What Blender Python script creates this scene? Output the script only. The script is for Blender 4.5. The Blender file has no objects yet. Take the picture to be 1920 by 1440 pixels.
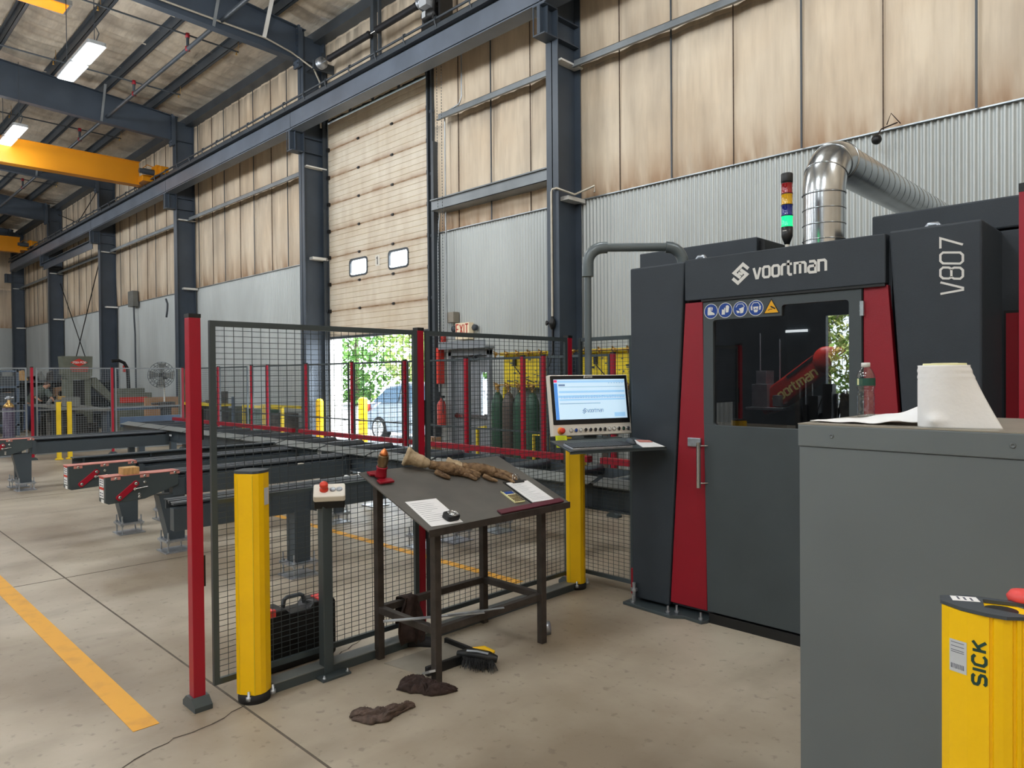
import bpy, math, random
from mathutils import Vector, Matrix
random.seed(7)
S = bpy.context.scene
COL = S.collection
# ------------------------------------------------------------------ camera, world, sun, exposure
CZ = 1.70
cam_d = bpy.data.cameras.new('camera'); cam = bpy.data.objects.new('camera', cam_d); COL.objects.link(cam)
S.camera = cam
YAW, PITCH, ROLL = 0.780009, -0.012016, -0.008422
F0 = Vector((-math.sin(YAW), math.cos(YAW), 0)); R0 = Vector((math.cos(YAW), math.sin(YAW), 0)); U0 = Vector((0, 0, 1))
F1 = F0*math.cos(PITCH) + U0*math.sin(PITCH); U1 = U0*math.cos(PITCH) - F0*math.sin(PITCH)
R1 = R0*math.cos(ROLL) + U1*math.sin(ROLL); U2 = U1*math.cos(ROLL) - R0*math.sin(ROLL)
cam.matrix_world = Matrix(((R1.x, U2.x, -F1.x, 0), (R1.y, U2.y, -F1.y, 0), (R1.z, U2.z, -F1.z, CZ), (0, 0, 0, 1)))
cam_d.sensor_width = 36; cam_d.lens = 36*1335.8/1920; cam_d.clip_start = 0.05; cam_d.clip_end = 300
w = bpy.data.worlds.new('sky'); S.world = w; w.use_nodes = True
bg = w.node_tree.nodes['Background']; bg.inputs[0].default_value = (0.80, 0.90, 1.0, 1); bg.inputs[1].default_value = 9.0
sun_d = bpy.data.lights.new('sun', 'SUN'); sun_d.energy = 16; sun_d.angle = 0.02; sun_d.color = (1, .96, .88)
sun = bpy.data.objects.new('sun', sun_d); COL.objects.link(sun); sun.rotation_euler = (math.radians(38), 0, math.radians(150))
S.view_settings.view_transform = 'Standard'; S.view_settings.look = 'None'
S.view_settings.exposure = 0.1; S.view_settings.gamma = 1.0; S.view_settings.use_curve_mapping = False
LAMP_W = 290.0
try:
    S.cycles.max_bounces = 7; S.cycles.diffuse_bounces = 4; S.cycles.glossy_bounces = 3; S.cycles.transmission_bounces = 6
    S.cycles.transparent_max_bounces = 12; S.cycles.caustics_reflective = False; S.cycles.caustics_refractive = False
    S.cycles.sample_clamp_indirect = 6; S.cycles.use_denoising = True
except Exception:
    pass
# ------------------------------------------------------------------ helpers
def lin(c):
    return tuple(((v/255)/12.92 if v/255 <= .04045 else ((v/255+.055)/1.055)**2.4) for v in c)
MATS = {}
def mat(name, rgb, rough=.5, metal=0., var=.12, scale=6., bump=0., bscale=60., emit=None, es=0., stretch=(1,1,1), coat=0., rgb2=None, lo=.35, hi=.65, alpha=None, spec=None):
    m = bpy.data.materials.new(name); m.use_nodes = True; nt = m.node_tree; b = nt.nodes['Principled BSDF']
    b.inputs['Roughness'].default_value = rough; b.inputs['Metallic'].default_value = metal
    c = lin(rgb)
    tc = nt.nodes.new('ShaderNodeTexCoord'); mp = nt.nodes.new('ShaderNodeMapping'); mp.inputs['Scale'].default_value = stretch
    nt.links.new(tc.outputs['Object'], mp.inputs[0])
    n = nt.nodes.new('ShaderNodeTexNoise'); n.inputs['Scale'].default_value = scale; n.inputs['Detail'].default_value = 5
    nt.links.new(mp.outputs[0], n.inputs['Vector'])
    r = nt.nodes.new('ShaderNodeValToRGB'); r.color_ramp.elements[0].position = lo; r.color_ramp.elements[1].position = hi
    c2 = lin(rgb2) if rgb2 else tuple(min(1, x*(1+var)) for x in c)
    c1 = c if rgb2 else tuple(x*(1-var) for x in c)
    r.color_ramp.elements[0].color = (*c1, 1); r.color_ramp.elements[1].color = (*c2, 1)
    nt.links.new(n.outputs['Fac'], r.inputs[0]); nt.links.new(r.outputs[0], b.inputs['Base Color'])
    if bump:
        n2 = nt.nodes.new('ShaderNodeTexNoise'); n2.inputs['Scale'].default_value = bscale; n2.inputs['Detail'].default_value = 3
        nt.links.new(mp.outputs[0], n2.inputs['Vector'])
        bp = nt.nodes.new('ShaderNodeBump'); bp.inputs['Strength'].default_value = bump; bp.inputs['Distance'].default_value = .01
        nt.links.new(n2.outputs['Fac'], bp.inputs['Height']); nt.links.new(bp.outputs[0], b.inputs['Normal'])
    if emit: b.inputs['Emission Color'].default_value = (*lin(emit), 1); b.inputs['Emission Strength'].default_value = es
    if coat: b.inputs['Coat Weight'].default_value = coat
    if alpha is not None: b.inputs['Alpha'].default_value = alpha
    if spec is not None: b.inputs['Specular IOR Level'].default_value = spec
    MATS[name] = m; m['k'] = 1
    return m
WM = {}
def meta(o, label=None, cat=None, group=None, kind=None):
    if label: o['label'] = label
    if cat: o['category'] = cat
    if group: o['group'] = group
    if kind: o['kind'] = kind
    return o
def thing(name, label, cat, loc=(0, 0, 0), rz=0., group=None):
    o = bpy.data.objects.new(name, None); COL.objects.link(o); o.location = loc; o.rotation_euler = (0, 0, rz)
    o.empty_display_size = .1
    WM[o.name] = Matrix.Translation(Vector(loc)) @ Matrix.Rotation(rz, 4, 'Z')
    return meta(o, label, cat, group)
def dup(root, loc, rz=0., label=None, group=None):
    r = root.copy(); COL.objects.link(r); r.location = loc; r.rotation_euler = (0, 0, rz)
    if label: r['label'] = label
    if group: r['group'] = group
    for ch in list(root.children):
        c = ch.copy(); COL.objects.link(c); c.parent = r
        for g in list(ch.children):
            d = g.copy(); COL.objects.link(d); d.parent = c
    return r
class MB:
    def __init__(s): s.v = []; s.f = []; s.sm = []
    def add(s, vs, fs, smooth=False):
        n = len(s.v); s.v += [tuple(v) for v in vs]; s.f += [tuple(i+n for i in f) for f in fs]; s.sm += [smooth]*len(fs); return s
    def box(s, a, b):
        x0, y0, z0 = (min(a[i], b[i]) for i in range(3)); x1, y1, z1 = (max(a[i], b[i]) for i in range(3))
        return s.add([(x0,y0,z0),(x1,y0,z0),(x1,y1,z0),(x0,y1,z0),(x0,y0,z1),(x1,y0,z1),(x1,y1,z1),(x0,y1,z1)],
                     [(0,3,2,1),(4,5,6,7),(0,1,5,4),(1,2,6,5),(2,3,7,6),(3,0,4,7)])
    def bar(s, p, q, wd, ht, up=(0,0,1)):
        p, q = Vector(p), Vector(q); d = (q-p).normalized(); up = Vector(up)
        if abs(d.dot(up)) > .98: up = Vector((0,1,0))
        r = d.cross(up).normalized()*wd/2; u = r.cross(d).normalized()*ht/2
        return s.add([p-r-u, p+r-u, p+r+u, p-r+u, q-r-u, q+r-u, q+r+u, q-r+u], [(0,1,2,3),(4,7,6,5),(0,4,5,1),(1,5,6,2),(2,6,7,3),(3,7,4,0)])
    def tube(s, pts, r, n=10, caps=True):
        pts = [Vector(p) for p in pts]; rs = r if isinstance(r, (list, tuple)) else [r]*len(pts)
        vs = []; fs = []; prev = None
        for i, p in enumerate(pts):
            d = (pts[min(i+1, len(pts)-1)] - pts[max(i-1, 0)]).normalized()
            if prev is None:
                up = Vector((0,0,1)) if abs(d.z) < .9 else Vector((1,0,0)); a = d.cross(up).normalized()
            else:
                a = (prev - d*prev.dot(d))
                a = a.normalized() if a.length > 1e-6 else d.cross(Vector((0,0,1))).normalized()
            prev = a; b = d.cross(a)
            vs += [p + (a*math.cos(t)+b*math.sin(t))*rs[i] for t in [2*math.pi*k/n for k in range(n)]]
        for i in range(len(pts)-1):
            for k in range(n): fs.append((i*n+k, i*n+(k+1)%n, (i+1)*n+(k+1)%n, (i+1)*n+k))
        s.add(vs, fs, True)
        if caps: s.add(vs[:n], [tuple(range(n))[::-1]]); s.add(vs[-n:], [tuple(range(n))])
        return s
    def lathe(s, c, prof, n=20, axis=(0,0,1)):
        c = Vector(c); ax = Vector(axis).normalized(); a = ax.cross(Vector((0,0,1)) if abs(ax.z) < .9 else Vector((1,0,0))).normalized(); b = ax.cross(a)
        vs = []; fs = []
        for (r, z) in prof: vs += [c + ax*z + (a*math.cos(t)+b*math.sin(t))*max(r, 1e-5) for t in [2*math.pi*k/n for k in range(n)]]
        for i in range(len(prof)-1):
            for k in range(n): fs.append((i*n+k, i*n+(k+1)%n, (i+1)*n+(k+1)%n, (i+1)*n+k))
        fs.append(tuple(range(n))[::-1]); m = (len(prof)-1)*n; fs.append(tuple(range(m, m+n)))
        return s.add(vs, fs, n > 6)
    def prism(s, poly, o, U, V, N, depth, smooth=False):
        o, U, V, N = Vector(o), Vector(U), Vector(V), Vector(N); n = len(poly)
        vs = [o+U*x+V*y for x, y in poly] + [o+U*x+V*y+N*depth for x, y in poly]
        return s.add(vs, [tuple(range(n))[::-1], tuple(range(n, 2*n))] + [(i, (i+1)%n, n+(i+1)%n, n+i) for i in range(n)], smooth)
    def stroke(s, pts, wd, o, U, V, N, depth=.001, closed=False):
        P = [Vector((x, y)) for x, y in pts]; n = len(P); L = []; R = []
        for i in range(n):
            a = P[i-1] if (closed or i > 0) else None; b = P[(i+1) % n] if (closed or i < n-1) else None
            d1 = (P[i]-a).normalized() if a is not None else None; d2 = (b-P[i]).normalized() if b is not None else None
            if d1 is None: d1 = d2
            if d2 is None: d2 = d1
            n1 = Vector((-d1.y, d1.x)); n2 = Vector((-d2.y, d2.x)); m = (n1+n2)
            m = m.normalized() if m.length > .01 else n1
            k = min(1.8, 1/max(.3, m.dot(n1))); L.append(P[i]+m*wd/2*k); R.append(P[i]-m*wd/2*k)
        o, U, V, N = Vector(o), Vector(U), Vector(V), Vector(N)
        for i in range(n if closed else n-1):
            j = (i+1) % n; q = [L[i], R[i], R[j], L[j]]
            vs = [o+U*p.x+V*p.y for p in q] + [o+U*p.x+V*p.y+N*depth for p in q]
            s.add(vs, [(3,2,1,0),(4,5,6,7),(0,1,5,4),(1,2,6,5),(2,3,7,6),(3,0,4,7)])
        return s
    def ellipsoid(s, c, r, n=12, m=8, rough=0., squash=None):
        c = Vector(c); vs = []; fs = []
        for i in range(m+1):
            ph = math.pi*i/m
            for k in range(n):
                t = 2*math.pi*k/n; q = 1 + (random.uniform(-rough, rough) if rough else 0)
                vs.append((c.x+r[0]*math.sin(ph)*math.cos(t)*q, c.y+r[1]*math.sin(ph)*math.sin(t)*q, c.z+r[2]*math.cos(ph)*q))
        for i in range(m):
            for k in range(n): fs.append((i*n+k, (i+1)*n+k, (i+1)*n+(k+1)%n, i*n+(k+1)%n))
        return s.add(vs, fs, True)
    def grid(s, fn, nu, nv, smooth=True):
        vs = [fn(i/nu, j/nv) for j in range(nv+1) for i in range(nu+1)]
        return s.add(vs, [(j*(nu+1)+i, j*(nu+1)+i+1, (j+1)*(nu+1)+i+1, (j+1)*(nu+1)+i) for j in range(nv) for i in range(nu)], smooth)
    def build(s, name, m, parent=None, bevel=0., label=None, sub=0, solid=0.):
        me = bpy.data.meshes.new(name); vs = s.v
        if parent is not None:
            M = WM.get(parent.name, Matrix()); Mi = M.inverted(); vs = [tuple(Mi @ Vector(v)) for v in vs]
        me.from_pydata(vs, [], s.f); me.validate(); me.update()
        if any(s.sm) and len(me.polygons) == len(s.sm): me.polygons.foreach_set('use_smooth', s.sm)
        me.materials.append(m if not isinstance(m, str) else MATS[m])
        o = bpy.data.objects.new(name, me); COL.objects.link(o)
        if parent is not None: o.parent = parent; WM[o.name] = M
        if solid: md = o.modifiers.new('solid', 'SOLIDIFY'); md.thickness = solid; md.offset = 0
        if bevel: md = o.modifiers.new('bevel', 'BEVEL'); md.width = bevel; md.segments = 2; md.limit_method = 'ANGLE'; md.harden_normals = False
        if sub: md = o.modifiers.new('sub', 'SUBSURF'); md.levels = sub; md.render_levels = sub
        if label: o['label'] = label
        return o
def rrect(x0, y0, x1, y1, r, n=4):
    P = []
    for cx, cy, a in ((x1-r, y1-r, 0), (x0+r, y1-r, 90), (x0+r, y0+r, 180), (x1-r, y0+r, 270)):
        for k in range(n+1): t = math.radians(a+90*k/n); P.append((cx+r*math.cos(t), cy+r*math.sin(t)))
    return P
def circ(cx, cy, r, n=20): return [(cx+r*math.cos(2*math.pi*k/n), cy+r*math.sin(2*math.pi*k/n)) for k in range(n)]
# stroke lettering: (width, [polylines]); x-height 4, caps 6
GL = {
 'v': (3.2, [[(0,4),(1.3,0),(1.9,0),(3.2,4)]]),
 'o': (3.0, ['c', [(.6,0),(2.4,0),(3,.6),(3,3.4),(2.4,4),(.6,4),(0,3.4),(0,.6)]]),
 'r': (1.3, [[(0,0),(0,3.4),(.6,4),(1.8,4)]]),
 't': (1.9, [[(.3,5.4),(.3,.6),(.9,0),(1.9,0)], [(-.4,4),(1.9,4)]]),
 'm': (4.6, [[(0,0),(0,4),(4,4),(4.6,3.4),(4.6,0)], [(2.3,4),(2.3,0)]]),
 'a': (3.0, [[(.3,4),(2.4,4),(3,3.4),(3,0),(.6,0),(0,.6),(0,1.7),(.6,2.3),(3,2.3)]]),
 'n': (3.0, [[(0,0),(0,4),(2.4,4),(3,3.4),(3,0)]]),
 'V': (3.4, [[(0,6),(1.4,0),(2.0,0),(3.4,6)]]),
 '8': (3.2, ['c', [(.7,0),(2.5,0),(3.2,.7),(3.2,2.3),(2.8,3.05),(3.2,3.7),(3.2,5.3),(2.5,6),(.7,6),(0,5.3),(0,3.7),(.4,3.05),(0,2.3),(0,.7)], [(.4,3.05),(2.8,3.05)]]),
 '0': (3.2, ['c', [(.7,0),(2.5,0),(3.2,.7),(3.2,5.3),(2.5,6),(.7,6),(0,5.3),(0,.7)]]),
 '7': (3.0, [[(0,6),(3,6),(1.1,0)]]),
 'S': (3.2, [[(3.1,5.2),(2.5,6),(.7,6),(0,5.3),(0,3.9),(.7,3.2),(2.5,2.8),(3.2,2.1),(3.2,.7),(2.5,0),(.7,0),(.05,.8)]]),
 'I': (.2, [[(.1,0),(.1,6)]]),
 'C': (3.2, [[(3.1,4.9),(2.3,6),(.9,6),(0,4.9),(0,1.1),(.9,0),(2.3,0),(3.1,1.1)]]),
 'K': (3.0, [[(0,0),(0,6)], [(2.9,6),(.3,2.7)], [(1.1,3.6),(3.0,0)]]),
 'E': (2.6, [[(2.6,6),(0,6),(0,0),(2.6,0)], [(0,3.1),(2.2,3.1)]]),
 'X': (3.0, [[(0,6),(3,0)], [(0,0),(3,6)]]),
 'T': (3.0, [[(0,6),(3,6)], [(1.5,6),(1.5,0)]]),
 '1': (1.4, [[(0,4.8),(1.1,6),(1.1,0)]]),
 '2': (3.0, [[(0,5),(.8,6),(2.3,6),(3,5.2),(3,3.8),(0,.3),(0,0),(3,0)]]),
 '5': (3.0, [[(2.9,6),(.2,6),(.2,3.4),(2.3,3.5),(3,2.8),(3,.7),(2.3,0),(.6,0),(0,.7)]]),
 'A': (3.2, [[(0,0),(1.6,6),(3.2,0)], [(.6,2),(2.6,2)]]),
 'P': (3.0, [[(0,0),(0,6),(2.3,6),(3,5.3),(3,3.4),(2.3,2.7),(0,2.7)]]),
 'B': (3.0, [[(0,0),(0,6),(2.2,6),(2.9,5.3),(2.9,3.8),(2.2,3.1),(0,3.1)], [(2.2,3.1),(3,2.4),(3,.7),(2.3,0),(0,0)]]),
 '-': (1.6, [[(0,2.8),(1.6,2.8)]]), ' ': (2.0, []),
}
def text_w(t, gap=1.3): return sum(GL[c][0] for c in t) + gap*(len(t)-1)
def letters(mb, t, o, U, V, N, height, width=None, wd=.9, gap=1.3, depth=.0012, slant=0.):
    """writes t from its lower left corner o; height is the cap/ascender-free height in glyph units of 6 or 4"""
    U, V, N, o = Vector(U), Vector(V), Vector(N), Vector(o); cap = 6 if any(c.isupper() or c.isdigit() for c in t) else 4
    sy = height/cap; sx = (width/text_w(t, gap)) if width else sy; x = 0
    for c in t:
        gw, pl = GL[c]; closed = False
        for p in pl:
            if p == 'c': closed = True; continue
            mb.stroke([((x+a+slant*b)*sx, b*sy) for a, b in p], wd*(sx+sy)/2, o, U, V, N, depth, closed); closed = False
        x += gw+gap
    return mb
def logo_mark(mb, o, U, V, N, sz, wd=.2, depth=.0012):
    A = [(1.0,.74),(.66,1.04),(.10,.58),(.50,.26)]
    for P in (A, [(1-x, 1-y) for x, y in A]): mb.stroke([(x*sz, y*sz) for x, y in P], wd*sz, o, U, V, N, depth)
    mb.stroke([(.36*sz,.56*sz),(.64*sz,.44*sz)], wd*sz*.8, o, U, V, N, depth)
    return mb
# ------------------------------------------------------------------ materials
mat('steel_paint', (64, 74, 86), .45, 0, .12, 1.5, .05, 30)
mat('beam_paint', (100, 109, 122), .38, 0, .12, 1.5, .05, 30)
mat('steel_dark', (62, 69, 76), .45, 0, .15, 2)
mat('girt', (128, 134, 138), .4, .2, .15, 2)
mat('galv', (176, 182, 186), .38, .75, .14, 3, .03, 20)
mat('corrugated', (186, 191, 190), .42, .3, .08, 1.2, stretch=(1,1,.3))
mat('duct_metal', (190, 194, 196), .22, .95, .1, 4, .05, 8)
mat('anthracite', (46, 54, 62), .55, .1, .06, 5, .25, 420)
mat('anthracite_door', (68, 76, 80), .55, .1, .04, 5, .15, 420)
mat('machine_red', (146, 6, 32), .45, 0, .05, 3, .2, 420)
mat('post_red', (160, 10, 40), .38, 0, .06, 2)
mat('fence_grey', (70, 80, 84), .4, .2, .06, 3)
mat('wire_grey', (66, 74, 78), .4, .3, .05, 3)
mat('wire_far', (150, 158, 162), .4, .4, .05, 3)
mat('yellow', (250, 200, 0), .38, 0, .04, 3, .02, 60)
mat('yellow_old', (225, 190, 30), .5, 0, .1, 5)
mat('crane_yellow', (204, 132, 6), .4, 0, .06, 1)
mat('black', (18, 19, 21), .45, 0, .2, 10)
mat('black_rubber', (28, 28, 30), .8, 0, .2, 10)
mat('conveyor', (66, 76, 84), .42, .15, .08, 2)
mat('conveyor_light', (128, 134, 134), .35, .3, .12, 3)
mat('roller', (84, 92, 100), .28, .7, .1, 4)
mat('red_worn', (196, 128, 118), .6, 0, .15, 9)
mat('chrome', (205, 207, 208), .18, 1, .05, 5)
mat('zinc', (176, 182, 190), .35, .8, .12, 20)
mat('white_paint', (226, 226, 222), .5, 0, .03, 3)
mat('offwhite', (228, 224, 214), .45, 0, .03, 4)
mat('paper', (236, 236, 236), .8, 0, .02, 10, .15, 40)
mat('ink', (92, 96, 110), .8, 0, .1, 10)
mat('desk_steel', (94, 92, 88), .5, .35, .2, 3, .04, 40, rgb2=(112, 109, 103))
mat('desk_leg', (70, 64, 60), .55, .4, .2, 14, .1, 60)
mat('cabinet_grey', (104, 111, 114), .42, .05, .05, 2)
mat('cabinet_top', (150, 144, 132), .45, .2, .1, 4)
mat('leather', (146, 118, 86), .8, 0, .3, 22, .9, 70, rgb2=(84, 62, 42))
mat('leather_cuff', (178, 158, 128), .85, 0, .2, 25, .5, 60)
mat('rag', (72, 60, 54), .95, 0, .3, 20, .8, 50, rgb2=(96, 80, 72))
mat('rag_dark', (54, 40, 36), .95, 0, .3, 20, .8, 50)
mat('wood', (190, 150, 96), .7, 0, .2, 8, .2, 40, stretch=(1,8,1))
mat('plywood', (168, 130, 96), .75, 0, .15, 4)
mat('brass', (200, 160, 90), .3, .9, .1, 8)
mat('bronze', (120, 100, 74), .3, .8, .2, 12)
mat('copper', (214, 130, 80), .3, .9, .1, 12)
mat('maroon', (96, 40, 52), .55, .1, .08, 8)
mat('green_cyl', (48, 84, 66), .45, .1, .12, 5)
mat('brown_cyl', (88, 78, 72), .45, .1, .12, 5)
mat('purple_cyl', (66, 56, 78), .45, .1, .12, 5)
mat('rack_yellow', (232, 206, 40), .5, 0, .1, 6)
mat('sign_blue', (20, 66, 150), .4, 0, .02, 5)
mat('sign_yellow', (240, 176, 20), .4, 0, .02, 5)
mat('orange_red', (214, 60, 40), .35, 0, .04, 5)
mat('orange', (236, 150, 40), .4, 0, .04, 5)
mat('pink_red', (226, 74, 70), .45, 0, .04, 5)
mat('note_yellow', (226, 240, 50), .8, 0, .03, 5)
mat('copper_bin', (60, 92, 76), .6, 0, .2, 6)
mat('machine_green', (104, 108, 96), .55, .1, .15, 4)
mat('dark_stuff', (52, 52, 54), .7, .1, .4, 5, rgb2=(92, 88, 82))
mat('blue_rack', (84, 100, 120), .5, .1, .1, 4)
mat('conduit', (196, 190, 176), .4, .4, .1, 8)
mat('door_beige', (212, 206, 186), .5, .1, .1, 2.5, rgb2=(190, 178, 150), lo=.45, hi=.75)
mat('door_seam', (150, 118, 84), .6, .1, .35, 6, rgb2=(196, 172, 140))
mat('grey_door', (134, 140, 146), .45, .1, .06, 3)
mat('lamp_body', (168, 172, 174), .4, .3, .05, 5)
mat('screen_white', (200, 224, 240), .3, 0, .02, 3, emit=(190, 222, 244), es=.62)
mat('screen_blue', (90, 150, 220), .3, 0, .02, 3, emit=(70, 130, 210), es=.6)
mat('screen_pale', (160, 200, 236), .3, 0, .02, 3, emit=(150, 196, 236), es=.6)
mat('screen_line', (120, 140, 170), .3, 0, .02, 3, emit=(90, 120, 160), es=.45)
mat('screen_pink', (220, 60, 110), .3, 0, .02, 3, emit=(220, 50, 100), es=.6)
mat('lamp_glow', (255, 255, 255), .4, 0, 0, 5, emit=(240, 250, 255), es=4)
mat('heater_glow', (255, 150, 30), .5, 0, .1, 3, emit=(255, 140, 8), es=1.1)
mat('stack_red', (150, 16, 26), .15, 0, .05, 5, coat=.5)
mat('stack_yellow', (222, 172, 20), .15, 0, .05, 5, coat=.5)
mat('stack_blue', (20, 40, 130), .15, 0, .05, 5, coat=.5)
mat('stack_green', (30, 220, 130), .15, 0, .05, 5, emit=(20, 230, 130), es=1.2)
mat('exit_red', (200, 60, 50), .5, 0, .05, 5)
mat('exit_face', (226, 212, 186), .5, 0, .05, 5, emit=(226, 206, 170), es=.25)
mat('car_silver', (176, 196, 216), .35, .1, .05, 1, coat=.6)
mat('car_glass', (80, 112, 140), .05, .2, .05, 1)
mat('car_white', (220, 224, 228), .25, .1, .03, 1, coat=.6)
mat('tyre', (34, 34, 36), .8, 0, .1, 9)
mat('asphalt', (150, 150, 150), .9, 0, .12, 3)
mat('leaf', (110, 156, 66), .8, 0, .4, 1.5, rgb2=(206, 206, 140))
mat('leaf_dark', (72, 118, 60), .8, 0, .4, 1.5, rgb2=(130, 168, 84))
mat('bark', (120, 108, 92), .9, 0, .2, 6)
mat('skin', (186, 138, 112), .6, 0, .05, 9)
mat('shirt', (86, 96, 90), .9, 0, .1, 9)
mat('jeans', (74, 90, 118), .9, 0, .15, 9)
mat('floor_yellow', (226, 166, 58), .6, 0, .14, 7, rgb2=(200, 146, 64), lo=.5, hi=.8)
mat('joint', (92, 84, 74), .9, 0, .2, 8)
mat('crack', (74, 66, 58), .95, 0, .2, 8)
mat('robot_red', (196, 40, 28), .35, 0, .05, 3)
mat('robot_text', (250, 226, 140), .5, 0, .05, 3)
mat('spring_black', (34, 34, 38), .6, .3, .1, 5)
mat('pvc', (96, 106, 110), .3, .1, .05, 5)
mat('cloth_white', (238, 238, 238), .9, 0, .02, 5)
mat('label_green', (24, 74, 62), .5, 0, .05, 9)
mat('label_cream', (226, 222, 170), .5, 0, .05, 9)
mat('label_grey', (196, 200, 204), .5, 0, .03, 9)
mat('sick_green', (24, 62, 54), .5, 0, .02, 9)
mat('bright_red_sign', (206, 52, 36), .5, 0, .08, 9)
mat('far_grey', (110, 112, 108), .6, 0, .1, 5)
mat('kbd', (60, 62, 64), .5, 0, .05, 9)
mat('key', (150, 154, 156), .5, 0, .05, 9)

def vinyl(name, base, stain, dark, sx, sz, ceil=False):
    """aged white vinyl insulation facing: yellowed, streaked, sooty along the eave, with shade painted in below the girts"""
    m = bpy.data.materials.new(name); m.use_nodes = True; nt = m.node_tree; N = nt.nodes; L = nt.links
    b = N['Principled BSDF']; b.inputs['Roughness'].default_value = .55
    tc = N.new('ShaderNodeTexCoord')
    def noise(scale, sc, det=4):
        mp = N.new('ShaderNodeMapping'); mp.inputs['Scale'].default_value = sc; L.new(tc.outputs['Object'], mp.inputs[0])
        n = N.new('ShaderNodeTexNoise'); n.inputs['Scale'].default_value = scale; n.inputs['Detail'].default_value = det; L.new(mp.outputs[0], n.inputs['Vector']); return n
    def ramp(src, p0, p1, c0=(0,0,0,1), c1=(1,1,1,1)):
        r = N.new('ShaderNodeValToRGB'); r.color_ramp.elements[0].position = p0; r.color_ramp.elements[1].position = p1
        r.color_ramp.elements[0].color = c0; r.color_ramp.elements[1].color = c1; L.new(src, r.inputs[0]); return r
    def mix(fac, a, c):
        x = N.new('ShaderNodeMix'); x.data_type = 'RGBA'; L.new(fac, x.inputs['Factor'])
        if isinstance(a, tuple): x.inputs['A'].default_value = a
        else: L.new(a, x.inputs['A'])
        x.inputs['B'].default_value = c; return x.outputs['Result']
    def math_(op, a, c=None):
        x = N.new('ShaderNodeMath'); x.operation = op
        for i, q in enumerate((a, c)):
            if q is None: continue
            if isinstance(q, (int, float)): x.inputs[i].default_value = q
            else: L.new(q, x.inputs[i])
        return x.outputs[0]
    B, St, D = ((*lin(c), 1) for c in (base, stain, dark))
    blot = ramp(noise(.55, (1,1,1)).outputs['Fac'], .38, .68)
    streak = ramp(noise(3.2, sx).outputs['Fac'], .42, .66)
    fine = ramp(noise(14, sx, 6).outputs['Fac'], .46, .70)
    soot = ramp(noise(.9, (1, 1, .45), 6).outputs['Fac'], .5, .68)
    c = mix(math_('MULTIPLY', blot.outputs[0], .55), B, St)
    c = mix(math_('MULTIPLY', streak.outputs[0], .26 if not ceil else .3), c, D)
    c = mix(math_('MULTIPLY', fine.outputs[0], .16), c, D)
    c = mix(math_('MULTIPLY', soot.outputs[0], .30 if not ceil else .55), c, (*lin((112, 100, 90)), 1))
    if not ceil:
        sep = N.new('ShaderNodeSeparateXYZ'); L.new(tc.outputs['Object'], sep.inputs[0])
        fr = noise(5.5, sz, 3).outputs['Fac']
        for z0, ln, amt, colr in ((4.47, .75, .75, (*lin((150, 104, 58)), 1)), (9.35, -1.1, .6, (*lin((92, 84, 76)), 1)), (6.62, .5, .35, (*lin((150, 116, 76)), 1)), (6.5, -.55, .5, (*lin((104, 98, 94)), 1))):  # last band: shade under the girts, painted into the vinyl colour
            d = math_('DIVIDE', math_('SUBTRACT', sep.outputs['Z'], z0), ln)
            inside = math_('MULTIPLY', math_('GREATER_THAN', d, -.02), 1.0)
            fall = math_('MAXIMUM', math_('SUBTRACT', 1.0, d), 0.0); fall = math_('POWER', fall, 1.6)
            k = math_('MULTIPLY', math_('MULTIPLY', fall, inside), math_('MULTIPLY', ramp(fr, .3, .62).outputs[0], amt))
            c = mix(k, c, colr)
    L.new(c, b.inputs['Base Color'])
    bp = N.new('ShaderNodeBump'); bp.inputs['Strength'].default_value = .8; bp.inputs['Distance'].default_value = .04
    L.new(noise(4, sx).outputs['Fac'], bp.inputs['Height']); L.new(bp.outputs[0], b.inputs['Normal'])
    MATS[name] = m
vinyl('wall_vinyl', (232, 216, 192), (200, 172, 138), (146, 126, 106), (1, 1, .10), (1, 1, .18))
vinyl('roof_vinyl', (218, 206, 188), (180, 166, 146), (122, 114, 104), (.35, 1.6, 1), (1, 1, 1), True)

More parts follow.
